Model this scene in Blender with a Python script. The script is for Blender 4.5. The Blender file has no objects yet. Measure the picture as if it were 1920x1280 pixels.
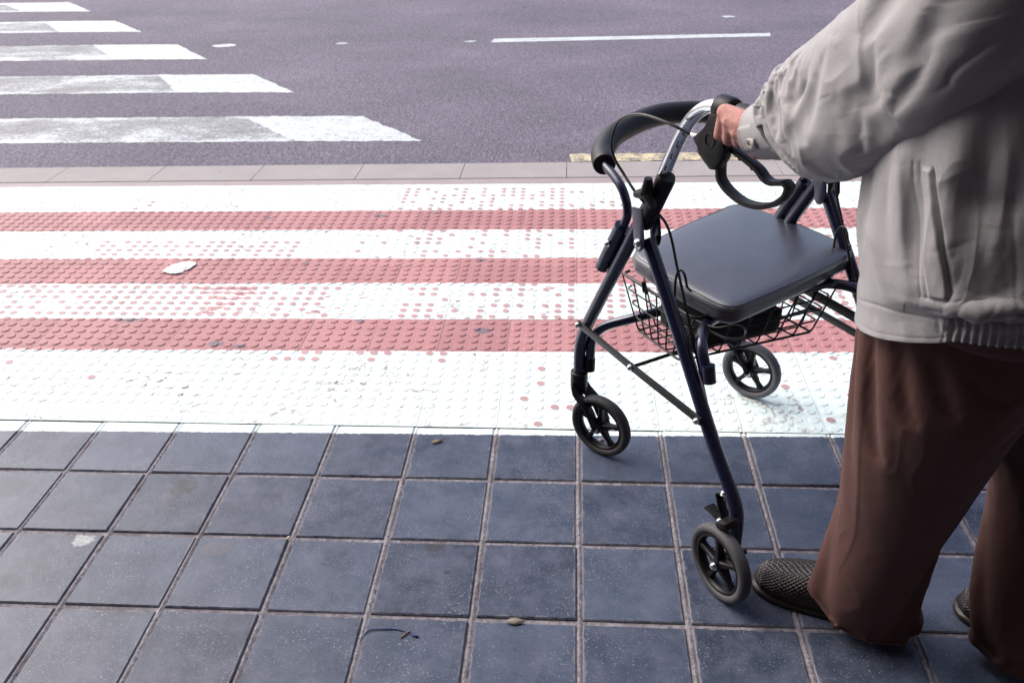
import bpy, bmesh, math, random
import numpy as np
from mathutils import Vector, Matrix, noise as mnoise

random.seed(7)
S = bpy.context.scene
COL = S.collection

# ------------------------------------------------------------------ camera
cam = bpy.data.cameras.new("camera")
cam_o = bpy.data.objects.new("camera", cam)
COL.objects.link(cam_o)
cam_o.matrix_world = Matrix(((0.997746, -0.010478, 0.066281, -0.02506),
                             (0.062437, 0.506889, -0.859747, -1.50502),
                             (-0.024589, 0.861948, 0.506400, 1.25130),
                             (0, 0, 0, 1)))
cam.sensor_width = 36.0
cam.lens = 30.036
cam.clip_start = 0.02
cam.clip_end = 2000
cam.dof.use_dof = True
cam.dof.focus_distance = 1.62
cam.dof.aperture_fstop = 9.0
S.camera = cam_o
S.render.resolution_x, S.render.resolution_y = 1024, 682

# ------------------------------------------------------------------ light
SUN_EL, SUN_AZ = math.radians(44), math.radians(-60)      # azimuth from +Y (the street) towards +X
w = bpy.data.worlds.new("World")
S.world = w
w.use_nodes = True
nt = w.node_tree
bg = nt.nodes["Background"]
sky = nt.nodes.new("ShaderNodeTexSky")
sky.sky_type = 'NISHITA'
sky.sun_disc = False
sky.sun_elevation = SUN_EL
sky.sun_rotation = SUN_AZ
sky.air_density = 0.8
sky.dust_density = 6.0
sky.ozone_density = 1.0
# an overcast sky: the clouds take most of the blue out of the sky light
hs = nt.nodes.new("ShaderNodeHueSaturation")
hs.inputs["Saturation"].default_value = 0.95
tint = nt.nodes.new("ShaderNodeMixRGB")
tint.blend_type = 'MULTIPLY'
tint.inputs[0].default_value = 1.0
tint.inputs[2].default_value = (0.95, 0.985, 1.04, 1)
nt.links.new(sky.outputs[0], hs.inputs["Color"])
nt.links.new(hs.outputs[0], tint.inputs[1])
nt.links.new(tint.outputs[0], bg.inputs[0])
bg.inputs[1].default_value = 0.15

sun = bpy.data.lights.new("sun", 'SUN')
sun.energy = 0.6
sun.angle = math.radians(55)
sun.color = (1.0, 0.975, 0.96)
sun_o = bpy.data.objects.new("sun", sun)
COL.objects.link(sun_o)
sd = Vector((math.sin(SUN_AZ) * math.cos(SUN_EL), math.cos(SUN_AZ) * math.cos(SUN_EL), math.sin(SUN_EL)))
sun_o.rotation_euler = (-sd).to_track_quat('-Z', 'Y').to_euler()
sun_o.location = sd * 20

S.view_settings.view_transform = 'Standard'
S.view_settings.look = 'None'
S.view_settings.exposure = 0.9
S.view_settings.gamma = 1.0
S.render.engine = 'CYCLES'
S.cycles.max_bounces = 6

# ------------------------------------------------------------------ helpers
def obj(name, bm, m, parent=None, smooth=True, label=None):
    me = bpy.data.meshes.new(name)
    if isinstance(bm, bmesh.types.BMesh):
        bmesh.ops.recalc_face_normals(bm, faces=bm.faces[:])
        bm.to_mesh(me); bm.free()
    else:
        me.from_pydata(bm[0], [], bm[1]); me.update()
    for mm in (m if isinstance(m, (list, tuple)) else [m]):
        me.materials.append(mm)
    if smooth:
        me.polygons.foreach_set("use_smooth", [True] * len(me.polygons))
        if smooth == 'auto':
            me.set_sharp_from_angle(angle=math.radians(35))
    o = bpy.data.objects.new(name, me)
    COL.objects.link(o)
    if parent is not None:
        o.parent = parent
    if label:
        o["label"] = label
    return o

def thing(o, label, cat, group=None):
    o["label"] = label; o["category"] = cat
    if group: o["group"] = group
    return o

def struct(o):
    o["kind"] = "structure"
    return o

def empty(name, loc=(0, 0, 0), rz=0):
    o = bpy.data.objects.new(name, None)
    o.empty_display_size = 0.1
    o.location = loc; o.rotation_euler = (0, 0, rz)
    COL.objects.link(o)
    return o

def spline(pts, n=6, closed=False):
    """Catmull-Rom through the points (any tuple length)."""
    P = [np.array(p, float) for p in pts]
    out = []
    N = len(P)
    for i in range(N if closed else N - 1):
        if closed:
            p0, p1, p2, p3 = P[i - 1], P[i], P[(i + 1) % N], P[(i + 2) % N]
        else:
            p1, p2 = P[i], P[i + 1]
            p0 = P[i - 1] if i > 0 else 2 * p1 - p2
            p3 = P[i + 2] if i + 2 < N else 2 * p2 - p1
        for k in range(n):
            t = k / n
            out.append(0.5 * ((2 * p1) + (p2 - p0) * t + (2 * p0 - 5 * p1 + 4 * p2 - p3) * t * t + (3 * p1 - p0 - 3 * p2 + p3) * t ** 3))
    if not closed:
        out.append(P[-1])
    return out

def corner(pts, r=0.03, n=5):
    """round the corners of a polyline with radius-like distance r"""
    P = [Vector(p) for p in pts]
    out = [P[0]]
    for i in range(1, len(P) - 1):
        a, b, c = P[i - 1], P[i], P[i + 1]
        ra = min(r, (a - b).length * .49); rc = min(r, (c - b).length * .49)
        pa = b + (a - b).normalized() * ra; pc = b + (c - b).normalized() * rc
        for k in range(n + 1):
            t = k / n
            out.append(pa * (1 - t) ** 2 + b * 2 * t * (1 - t) + pc * t * t)
    out.append(P[-1])
    return out

def tube(bm, pts, r, seg=12, caps=True, closed=False, flat=None):
    """round (or flat: (rx, ry)) bar along pts; r may be a list"""
    P = [Vector(p[:3]) for p in pts]
    n = len(P)
    R = r if isinstance(r, (list, tuple)) else [r] * n
    rings = []
    up = None
    for i in range(n):
        if closed:
            t = (P[(i + 1) % n] - P[i - 1]).normalized()
        else:
            t = (P[min(i + 1, n - 1)] - P[max(i - 1, 0)]).normalized()
        if up is None:
            up = Vector((0, 0, 1)) if abs(t.z) < .9 else Vector((1, 0, 0))
            if flat and len(flat) > 2: up = Vector(flat[2])
        e1 = (up - t * up.dot(t)).normalized()
        up = e1
        e2 = t.cross(e1)
        ring = []
        for k in range(seg):
            a = 2 * math.pi * k / seg
            if flat:
                ca, sa = math.cos(a), math.sin(a)
                q = 0.45
                x = math.copysign(abs(ca) ** q, ca) * flat[0]; y = math.copysign(abs(sa) ** q, sa) * flat[1]
                ring.append(bm.verts.new(P[i] + e1 * x + e2 * y))
            else:
                ring.append(bm.verts.new(P[i] + (e1 * math.cos(a) + e2 * math.sin(a)) * R[i]))
        rings.append(ring)
    m = n if closed else n - 1
    for i in range(m):
        A, B = rings[i], rings[(i + 1) % n]
        for k in range(seg):
            bm.faces.new((A[k], A[(k + 1) % seg], B[(k + 1) % seg], B[k]))
    if caps and not closed:
        bm.faces.new(rings[0][::-1]); bm.faces.new(rings[-1])
    return bm

def box(bm, c, size, M=None, bev=0.0):
    r = bmesh.ops.create_cube(bm, size=1)
    vs = r['verts']
    for v in vs:
        v.co = Vector((v.co.x * size[0], v.co.y * size[1], v.co.z * size[2]))
        if M is not None: v.co = M @ v.co
        v.co += Vector(c)
    if bev:
        es = list({e for v in vs for e in v.link_edges})
        bmesh.ops.bevel(bm, geom=es, offset=bev, segments=2, affect='EDGES', profile=.5)
    return bm

def lathe(bm, prof, c, axis, seg=32, closed=False):
    """profile (r, h) turned round axis through c"""
    ax = Vector(axis).normalized()
    e1 = ax.orthogonal().normalized(); e2 = ax.cross(e1)
    c = Vector(c)
    rings = []
    for r, h in prof:
        if r < 1e-6:
            rings.append([bm.verts.new(c + ax * h)])
        else:
            rings.append([bm.verts.new(c + ax * h + (e1 * math.cos(2 * math.pi * k / seg) + e2 * math.sin(2 * math.pi * k / seg)) * r) for k in range(seg)])
    L = len(rings)
    for i in range(L if closed else L - 1):
        A, B = rings[i], rings[(i + 1) % L]
        for k in range(seg):
            k2 = (k + 1) % seg
            if len(A) == 1 and len(B) == 1: continue
            if len(A) == 1: bm.faces.new((A[0], B[k], B[k2]))
            elif len(B) == 1: bm.faces.new((A[k], A[k2], B[0]))
            else: bm.faces.new((A[k], A[k2], B[k2], B[k]))
    return bm

def prism(bm, poly, n, th, bev=0.0):
    """planar polygon (3-D points) thickened by th along n, both ways"""
    n = Vector(n).normalized()
    A = [bm.verts.new(Vector(p) + n * th / 2) for p in poly]
    B = [bm.verts.new(Vector(p) - n * th / 2) for p in poly]
    f = [bm.faces.new(A), bm.faces.new(B[::-1])]
    k = len(poly)
    for i in range(k):
        f.append(bm.faces.new((A[i], B[i], B[(i + 1) % k], A[(i + 1) % k])))
    if bev:
        es = {e for v in A + B for e in v.link_edges}
        bmesh.ops.bevel(bm, geom=list(es), offset=bev, segments=2, affect='EDGES', profile=.5)
    return bm

# ------------------------------------------------------------------ materials
def mat(name, color=(.5, .5, .5), rough=.5, metal=0.0, coat=0.0, spec=.5, build=None):
    m = bpy.data.materials.new(name)
    m.use_nodes = True
    T = m.node_tree
    b = T.nodes["Principled BSDF"]
    b.inputs["Base Color"].default_value = (*color, 1)
    b.inputs["Roughness"].default_value = rough
    b.inputs["Metallic"].default_value = metal
    b.inputs["Coat Weight"].default_value = coat
    b.inputs["Coat Roughness"].default_value = .1
    b.inputs["Specular IOR Level"].default_value = spec
    if build: build(T, b)
    return m

class G:
    """tiny node-graph helper"""
    def __init__(s, T): s.T = T; s.N = T.nodes; s.L = T.links
    def pos(s):
        g = s.N.new("ShaderNodeNewGeometry"); return g.outputs["Position"]
    def objco(s):
        g = s.N.new("ShaderNodeTexCoord"); return g.outputs["Object"]
    def set(s, sock, v):
        if isinstance(v, (int, float)): sock.default_value = v
        elif isinstance(v, tuple):
            if sock.type == 'RGBA': sock.default_value = (*v, 1) if len(v) == 3 else v
            else: sock.default_value = v
        else: s.L.new(v, sock)
    def math(s, op, a, b=0.0, c=0.0, clamp=False):
        n = s.N.new("ShaderNodeMath"); n.operation = op; n.use_clamp = clamp
        for i, v in enumerate((a, b, c)): s.set(n.inputs[i], v)
        return n.outputs[0]
    def sep(s, v):
        n = s.N.new("ShaderNodeSeparateXYZ"); s.L.new(v, n.inputs[0]); return n.outputs
    def comb(s, x, y, z):
        n = s.N.new("ShaderNodeCombineXYZ")
        for i, v in enumerate((x, y, z)): s.set(n.inputs[i], v)
        return n.outputs[0]
    def vmul(s, v, k):
        n = s.N.new("ShaderNodeVectorMath"); n.operation = 'MULTIPLY'; s.L.new(v, n.inputs[0]); n.inputs[1].default_value = k
        return n.outputs[0]
    def vadd(s, v, k):
        n = s.N.new("ShaderNodeVectorMath"); n.operation = 'ADD'; s.L.new(v, n.inputs[0])
        if isinstance(k, tuple): n.inputs[1].default_value = k
        else: s.L.new(k, n.inputs[1])
        return n.outputs[0]
    def noise(s, v, scale, detail=3, rough=.55, out="Fac", dist=0.0):
        n = s.N.new("ShaderNodeTexNoise"); s.L.new(v, n.inputs["Vector"])
        n.inputs["Scale"].default_value = scale; n.inputs["Detail"].default_value = detail
        n.inputs["Roughness"].default_value = rough; n.inputs["Distortion"].default_value = dist
        return n.outputs[out]
    def voro(s, v, scale, feature='F1', out="Distance"):
        n = s.N.new("ShaderNodeTexVoronoi"); n.feature = feature; s.L.new(v, n.inputs["Vector"]); n.inputs["Scale"].default_value = scale
        return n.outputs[out]
    def white(s, v):
        n = s.N.new("ShaderNodeTexWhiteNoise"); n.noise_dimensions = '3D'; s.L.new(v, n.inputs["Vector"]); return n.outputs["Value"]
    def ramp(s, f, stops, interp='LINEAR'):
        n = s.N.new("ShaderNodeValToRGB"); s.L.new(f, n.inputs[0])
        r = n.color_ramp; r.interpolation = interp
        while len(r.elements) > 1: r.elements.remove(r.elements[0])
        r.elements[0].position = stops[0][0]
        c = stops[0][1]; r.elements[0].color = (c, c, c, 1) if isinstance(c, (int, float)) else (*c, 1)
        for p, c in stops[1:]:
            e = r.elements.new(p); e.color = (c, c, c, 1) if isinstance(c, (int, float)) else (*c, 1)
        return n.outputs[0]
    def mix(s, f, a, b, mode='MIX'):
        n = s.N.new("ShaderNodeMixRGB"); n.blend_type = mode
        s.set(n.inputs[0], f); s.set(n.inputs[1], a); s.set(n.inputs[2], b)
        return n.outputs[0]
    def step(s, v, edge, w=.0):
        """0 below edge, 1 above, smooth over w"""
        n = s.N.new("ShaderNodeMapRange"); n.clamp = True
        s.set(n.inputs[0], v); s.set(n.inputs[1], edge - w / 2 if isinstance(edge, float) else edge)
        s.set(n.inputs[2], (edge + w / 2 + 1e-5) if isinstance(edge, float) else edge)
        return n.outputs[0]
    def bump(s, h, strength, dist, normal=None):
        n = s.N.new("ShaderNodeBump"); n.inputs["Strength"].default_value = strength; n.inputs["Distance"].default_value = dist
        s.L.new(h, n.inputs["Height"])
        if normal is not None: s.L.new(normal, n.inputs["Normal"])
        return n.outputs[0]
# ================================================================== GROUND
def asphalt_nodes(T, b):
    g = G(T); p = g.pos()
    fine = g.noise(p, 62, 5, .75)
    grit = g.voro(p, 85)
    big = g.noise(p, .9, 4, .55)
    st = g.noise(g.vmul(p, (.6, 1.6, 1)), .9, 3, .6)
    c = g.ramp(fine, [(.30, (.045, .040, .056)), (.44, (.125, .114, .148)), (.56, (.190, .175, .218)), (.70, (.32, .298, .345))])
    pit = g.ramp(grit, [(.0, .45), (.40, 1.0)])
    c = g.mix(.6, c, pit, 'MULTIPLY')
    c = g.mix(.7, c, g.ramp(big, [(.3, (.72, .72, .74)), (.7, (1.25, 1.2, 1.22))]), 'MULTIPLY')
    c = g.mix(.6, c, g.ramp(st, [(.3, (.8, .8, .82)), (.72, (1.18, 1.15, 1.16))]), 'MULTIPLY')
    T.links.new(c, b.inputs["Base Color"])
    T.links.new(g.bump(g.math('ADD', fine, g.math('MULTIPLY', grit, .8)), 1.0, .006), b.inputs["Normal"])
ASPHALT = mat("asphalt", rough=.8, spec=.35, build=asphalt_nodes)

def paint_on_road(worn):
    def f(T, b):
        g = G(T); p = g.pos()
        fine = g.noise(p, 62, 5, .75)
        med = g.noise(p, 22, 4, .65)
        big = g.noise(g.vmul(p, (1, 2.0, 1)), 2.4, 3, .6)
        v = g.math('ADD', g.math('MULTIPLY', fine, .75), g.math('MULTIPLY', med, .35))
        v = g.math('ADD', v, g.math('MULTIPLY', big, .55 if worn else .1))
        if worn:
            # edges of each bar (one metre apart) keep more paint
            yy = g.math('FRACT', g.math('ADD', g.math('DIVIDE', g.math('SUBTRACT', g.sep(p)[1], 2.812), 1.003), .5))
            ed = g.step(g.math('ABSOLUTE', g.math('SUBTRACT', yy, .5)), .19, .07)
            v = g.math('ADD', v, g.math('MULTIPLY', ed, .16))
            blot = g.noise(g.vmul(p, (1.3, 1.6, 1)), 1.5, 3, .6)
            v = g.math('ADD', v, g.math('MULTIPLY', g.math('SUBTRACT', blot, .5), .75))
            # rubbed to a grey film, the edges of each bar better kept than its middle
            m = g.ramp(v, [(.62, .06), (.86, .30), (1.08, .80)])
        else:
            m = g.ramp(v, [(.42, .10), (.55, .72), (.70, 1.0)])
        road = g.ramp(fine, [(.3, (.045, .042, .055)), (.7, (.16, .15, .18))])
        white = g.mix(g.noise(p, 9, 3), (.54, .59, .605), (.70, .76, .77))
        T.links.new(g.mix(m, road, white), b.inputs["Base Color"])
        T.links.new(g.bump(fine, .7, .004), b.inputs["Normal"])
    return f
PAINT_FRESH = mat("white_road_paint", rough=.6, build=paint_on_road(False))
PAINT_WORN = mat("worn_road_paint", rough=.65, build=paint_on_road(True))

def yellow_nodes(T, b):
    g = G(T); p = g.pos()
    v = g.math('ADD', g.math('MULTIPLY', g.noise(p, 90, 3, .7), .6), g.math('MULTIPLY', g.noise(p, 14, 3, .6), .5))
    m = g.ramp(v, [(.44, .0), (.58, .8), (.7, 1.0)])
    c = g.mix(m, g.ramp(g.noise(p, 150, 3), [(.3, (.05, .05, .06)), (.7, (.16, .15, .17))]), (.66, .575, .36))
    T.links.new(c, b.inputs["Base Color"])
    T.links.new(g.bump(g.noise(p, 120), .6, .004), b.inputs["Normal"])
YELLOW = mat("worn_yellow_paint", rough=.7, build=yellow_nodes)

def concrete_nodes(T, b):
    g = G(T); p = g.pos()
    n1 = g.noise(p, 6, 5, .6); n2 = g.noise(p, 160, 2, .6); n3 = g.noise(p, 28, 4, .65)
    c = g.mix(n1, (.27, .245, .245), (.38, .355, .35))
    c = g.mix(.5, c, g.ramp(n2, [(.3, .72), (.7, 1.15)]), 'MULTIPLY')
    c = g.mix(g.ramp(n3, [(.62, 0.0), (.74, .55)]), c, (.22, .19, .19))
    y = g.sep(p)[1]; x = g.sep(p)[0]
    yc = g.math('SUBTRACT', y, g.math('MULTIPLY', x, .021))
    c = g.mix(g.math('MULTIPLY', g.step(g.math('ADD', yc, g.math('MULTIPLY', n3, .02)), 2.008, -.0), 0.0), c, c)
    T.links.new(c, b.inputs["Base Color"])
    T.links.new(g.bump(n2, .35, .002), b.inputs["Normal"])
CONCRETE = mat("kerb_concrete", rough=.8, build=concrete_nodes)

def mortar_nodes(T, b):
    g = G(T); p = g.pos()
    n = g.noise(p, 120, 4, .65); n2 = g.noise(p, 12, 3, .6); n3 = g.noise(p, 45, 3, .6)
    c = g.ramp(n, [(.3, (.10, .092, .104)), (.55, (.245, .228, .25)), (.75, (.42, .395, .42))])
    c = g.mix(g.ramp(n2, [(.45, 0.0), (.7, .75)]), c, (.10, .085, .09))
    c = g.mix(g.ramp(n3, [(.68, 0.0), (.72, 1)]), c, (.05, .04, .045))
    y = g.sep(p)[1]; x = g.sep(p)[0]
    yc = g.math('SUBTRACT', y, g.math('MULTIPLY', x, .0156))
    e = g.step(g.math('ADD', yc, g.math('MULTIPLY', g.math('SUBTRACT', n3, .5), .02)), .178, .003)
    c = g.mix(g.math('MULTIPLY', e, .85), c, (.74, .80, .79))
    T.links.new(c, b.inputs["Base Color"])
    T.links.new(g.bump(n, .9, .004), b.inputs["Normal"])
MORTAR = mat("joint_mortar", rough=.85, build=mortar_nodes)

def spot(g, p, c, r, stretch=1.0, wob=.5):
    """1 inside an irregular spot of radius r at c"""
    n = g.noise(p, 1.1 / r, 3, .6, out="Color")
    d = g.vadd(p, (-c[0], -c[1], 0))
    d = g.vadd(d, g.vmul(g.vadd(n, (-.5, -.5, -.5)), (r * wob * 2,) * 3))
    d = g.vmul(d, (1 / stretch, 1, 0))
    l = g.N.new("ShaderNodeVectorMath"); l.operation = 'LENGTH'; g.L.new(d, l.inputs[0])
    return g.math('SUBTRACT', 1.0, g.step(l.outputs["Value"], float(r), float(r) * .25))

def tile_nodes(T, b):
    g = G(T); p = g.pos()
    a = g.N.new("ShaderNodeAttribute"); a.attribute_name = "tint"; tv = a.outputs["Fac"]
    off = g.comb(g.math('MULTIPLY', tv, 37.0), g.math('MULTIPLY', tv, 91.0), 0.0)
    q = g.vadd(p, off)
    n1 = g.noise(q, 7, 5, .6); n2 = g.noise(q, 26, 4, .6); n3 = g.noise(p, 420, 2, .6)
    c = g.mix(n1, (.024, .034, .058), (.068, .089, .136))
    c = g.mix(.75, c, g.ramp(tv, [(0, (.58, .58, .60)), (.5, (.95, .95, .95)), (1, (1.42, 1.38, 1.32))]), 'MULTIPLY')
    c = g.mix(g.ramp(n2, [(.55, 0.0), (.8, .35)]), c, (.16, .16, .185))
    # pale specks: grit trodden into the face, thicker in some places than others
    sp = g.math('ADD', g.noise(p, 270, 2, .5), g.math('MULTIPLY', g.noise(q, 9, 3, .6), .22))
    c = g.mix(g.ramp(sp, [(.745, 0.0), (.82, .55)]), c, (.36, .36, .41))
    c = g.mix(g.ramp(n3, [(.56, 0.0), (.75, .30)]), c, (.20, .205, .25))
    film = g.noise(g.vadd(q, (5, 3, 0)), 14, 5, .68)
    c = g.mix(g.ramp(film, [(.40, .0), (.72, .55)]), c, (.135, .145, .20))
    sp2 = g.noise(p, 120, 2, .5)
    c = g.mix(g.ramp(sp2, [(.71, 0.0), (.74, .7)]), c, (.03, .03, .04))
    # chipped arrises: mortar and broken stone along the tile edges
    xyz = g.sep(p)
    ex = g.math('SUBTRACT', .5, g.math('ABSOLUTE', g.math('SUBTRACT', g.math('FRACT', g.math('DIVIDE', xyz[0], .2)), .5)))
    ey = g.math('SUBTRACT', .5, g.math('ABSOLUTE', g.math('SUBTRACT', g.math('FRACT', g.math('DIVIDE', g.math('SUBTRACT', xyz[1], .2), .2)), .5)))
    ed_ = g.math('MULTIPLY', g.math('MINIMUM', ex, g.math('ADD', ey, .012)), .2)
    chip = g.math('SUBTRACT', g.math('MULTIPLY', g.noise(p, 38, 4, .65), .026), .0050)
    c = g.mix(g.math('MULTIPLY', g.math('SUBTRACT', 1.0, g.step(g.math('SUBTRACT', ed_, chip), .0015, .002)), .7), c, (.165, .16, .185))
    # footfall stains, gum and droppings where the photo has them
    for cc, r, st, col, k in (((-.893, -.052), .034, .8, (.030, .028, .032), .75), ((-.90, -.10), .02, .45, (.03, .028, .032), .5),
                              ((-.296, -.218), .011, 2.0, (.035, .034, .04), .85), ((-.262, -.286), .006, 1.2, (.03, .028, .034), .8),
                              ((-1.042, -.224), .016, 1.4, (.42, .45, .44), .8), ((.61, -.381), .005, .7, (.7, .72, .72), .9),
                              ((-.75, -.24), .02, 1.6, (.11, .10, .11), .5), ((-.60, -.55), .012, 1.0, (.03, .03, .035), .5), ((-1.33, -.06), .05, 1.6, (.03, .03, .038), .4)):
        c = g.mix(g.math('MULTIPLY', g.math('MULTIPLY', spot(g, p, cc, r, st, .95), k), g.ramp(g.noise(p, 1.6 / r, 3, .7), [(.32, .25), (.58, 1.0)])), c, col)
    # painted edge of the crossing
    y = g.sep(p)[1]; x = g.sep(p)[0]
    yc = g.math('SUBTRACT', y, g.math('MULTIPLY', x, .0156))
    ed = g.math('ADD', yc, g.math('MULTIPLY', g.math('SUBTRACT', g.noise(p, 60, 4, .75), .5), .014))
    e = g.step(ed, .1745, .002)
    c = g.mix(e, c, g.mix(g.noise(p, 14), (.64, .75, .74), (.73, .86, .84)))
    T.links.new(c, b.inputs["Base Color"])
    r = g.math('ADD', g.math('MULTIPLY', n1, .18), g.math('ADD', g.math('MULTIPLY', n2, .14), g.math('MULTIPLY', e, .25)))
    T.links.new(g.math('ADD', r, .13), b.inputs["Roughness"])
    h = g.math('ADD', g.math('MULTIPLY', n3, .4), g.math('MULTIPLY', g.noise(q, 60, 3, .6), 1.0))
    T.links.new(g.bump(h, .22, .002), b.inputs["Normal"])
TILE = mat("black_paver", rough=.35, spec=.2, build=tile_nodes)

WHITE_TOP = .0
def tactile_nodes(worn_top):
    def f(T, b):
        g = G(T); p = g.pos()
        xyz = g.sep(p)
        x, y, z = xyz[0], xyz[1], xyz[2]
        yc = g.math('SUBTRACT', y, g.math('MULTIPLY', x, .0150))
        j1 = g.noise(p, 45, 4, .7); j2 = g.noise(p, 7, 2, .5)
        ye = g.math('ADD', yc, g.math('ADD', g.math('MULTIPLY', g.math('SUBTRACT', j1, .5), .014), g.math('MULTIPLY', g.math('SUBTRACT', j2, .5), .014)))
        k = 1 / 2.2
        white = g.ramp(g.math('MULTIPLY', ye, k), [(0, 1), (.56 * k, 0), (.755 * k, 1), (.989 * k, 0), (1.191 * k, 1), (1.440 * k, 0), (1.637 * k, 1), (1.93 * k, 0)], 'CONSTANT')
        # red concrete
        tile = g.comb(g.math('FLOOR', g.math('DIVIDE', x, .2)), g.math('FLOOR', g.math('DIVIDE', g.math('SUBTRACT', y, .2), .183)), 0.0)
        tv = g.white(tile)
        n1 = g.noise(p, 3.0, 4, .6); n2 = g.noise(p, 18, 4, .6); n3 = g.noise(p, 220, 2)
        red = g.mix(n1, (.36, .150, .154), (.47, .228, .230))
        red = g.mix(.6, red, g.ramp(tv, [(0, (.82, .80, .82)), (1, (1.15, 1.2, 1.2))]), 'MULTIPLY')
        red = g.mix(g.ramp(n2, [(.5, 0.0), (.8, .5)]), red, (.47, .27, .26))
        red = g.mix(.5, red, g.ramp(n3, [(.3, .8), (.7, 1.12)]), 'MULTIPLY')
        # gum, scuffs and grey patches
        for cc, r, st in (((-.28, .68), .017, 1.3), ((-1.055, .590), .016, 1.7), ((-.66, .735), .010, 1.6), ((-.94, 1.135), .012, 1.3), ((-.76, 1.57), .014, 1.8), ((-.98, .575), .008, 3), ((-1.20, 1.55), .012, 2.2), ((-.33, 1.17), .010, 2.0), ((.452, .60), .008, 1.5), ((-1.39, .738), .02, 2.4), ((-.55, 1.6), .008, 1.6)):
            red = g.mix(g.math('MULTIPLY', spot(g, p, cc, r, st, .9), .8), red, (.13, .12, .15))
        w1 = g.mix(g.noise(p, 5, 3), (.66, .78, .765), (.74, .87, .855))
        dirt = g.ramp(g.noise(p, 30, 5, .7), [(.54, 0.0), (.74, .50)])
        w1 = g.mix(dirt, w1, (.50, .46, .45))
        # cracks in the paint film: thin broken lines
        cr = g.voro(g.vadd(p, g.vmul(g.noise(p, 25, 3, .6, out="Color"), (.05, .05, 0))), 16, 'DISTANCE_TO_EDGE')
        crm = g.math('MULTIPLY', g.math('SUBTRACT', 1.0, g.step(cr, .030, .03)), g.ramp(g.noise(p, 4.5, 2), [(.44, 0.0), (.56, 1.0)]))
        crm = g.math('MULTIPLY', crm, g.ramp(g.noise(p, 60, 2), [(.45, 0.0), (.55, .85)]))
        w1 = g.mix(crm, w1, (.27, .19, .19))
        # band three is the most worn: paint lost between the studs too
        band3 = g.math('MULTIPLY', g.step(yc, .78, .03), g.math('SUBTRACT', 1.0, g.step(yc, .975, .02)))
        lost = g.math('ADD', g.math('MULTIPLY', g.noise(g.vmul(p, (.45, 1.6, 1)), 34, 3, .6), .55), g.math('MULTIPLY', g.noise(g.vadd(p, (3.3, 1, 0)), 2.6, 2), .6))
        lost = g.math('MULTIPLY', band3, g.step(lost, .665, .02))
        white = g.math('MULTIPLY', white, g.math('SUBTRACT', 1.0, lost))
        conc = g.mix(g.noise(p, 9, 4), (.27, .225, .225), (.36, .31, .305))
        c = g.mix(g.step(yc, 1.93, .004), red, conc)
        if worn_top:
            white = g.math('MULTIPLY', white, 0.12)
        c = g.mix(white, c, w1)
        # joints
        if not worn_top:
            wx = g.math('MULTIPLY', g.math('SUBTRACT', j1, .5), .006)
            fx = g.math('ABSOLUTE', g.math('SUBTRACT', g.math('FRACT', g.math('DIVIDE', g.math('ADD', x, wx), .2)), .5))
            fy = g.math('ABSOLUTE', g.math('SUBTRACT', g.math('FRACT', g.math('DIVIDE', g.math('SUBTRACT', g.math('ADD', y, wx), .2), .183)), .5))
            jn = g.math('MAXIMUM', g.step(fx, .4915, .004), g.step(fy, .4925, .005))
            jn = g.math('MULTIPLY', jn, g.ramp(g.noise(p, 3.2, 3), [(.36, .12), (.6, 1.0)]))
            jn = g.math('MULTIPLY', jn, g.math('SUBTRACT', 1.0, g.step(yc, 1.90, .02)))
            c = g.mix(g.math('MULTIPLY', jn, g.math('SUBTRACT', .85, g.math('MULTIPLY', white, .45))), c, (.17, .09, .095))
            T.links.new(g.bump(g.math('SUBTRACT', g.math('MULTIPLY', n3, .25), jn), .6, .003), b.inputs["Normal"])
        else:
            T.links.new(g.bump(n3, .2, .002), b.inputs["Normal"])
        T.links.new(c, b.inputs["Base Color"])
    return f
TACTILE = mat("painted_tactile_tile", rough=.62, spec=.4, build=tactile_nodes(False))
TACTILE_TOP = mat("worn_stud_top", rough=.6, spec=.4, build=tactile_nodes(True))

# ---- road: one sheet out to the horizon
bm = bmesh.new()
sl = .021
def kerb_y(x, y0): return y0 + sl * x
vs = [bm.verts.new(v) for v in ((-300, kerb_y(-300, 2.19), -.02), (300, kerb_y(300, 2.19), -.02), (300, 600, -.02), (-300, 600, -.02))]
bm.faces.new(vs)
struct(obj("road", bm, ASPHALT, smooth=False))

def sheet(name, poly, m, z, jag=0.0, n=40):
    """flat painted patch, its edges a little ragged"""
    pts = []
    k = len(poly)
    for i in range(k):
        a, b_ = Vector((*poly[i], 0)), Vector((*poly[(i + 1) % k], 0))
        L = (b_ - a).length
        m_ = max(2, int(L / .02)) if jag else 1
        for q in range(m_):
            p = a.lerp(b_, q / m_)
            if jag and q:
                nv = mnoise.noise_vector(p * 28)
                p = p + Vector((nv.x, nv.y, 0)) * jag
            pts.append((p.x, p.y, z))
    bm = bmesh.new()
    f = bm.faces.new([bm.verts.new(p) for p in pts])
    bmesh.ops.triangulate(bm, faces=[f])
    return obj(name, bm, m, smooth=False)

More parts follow.
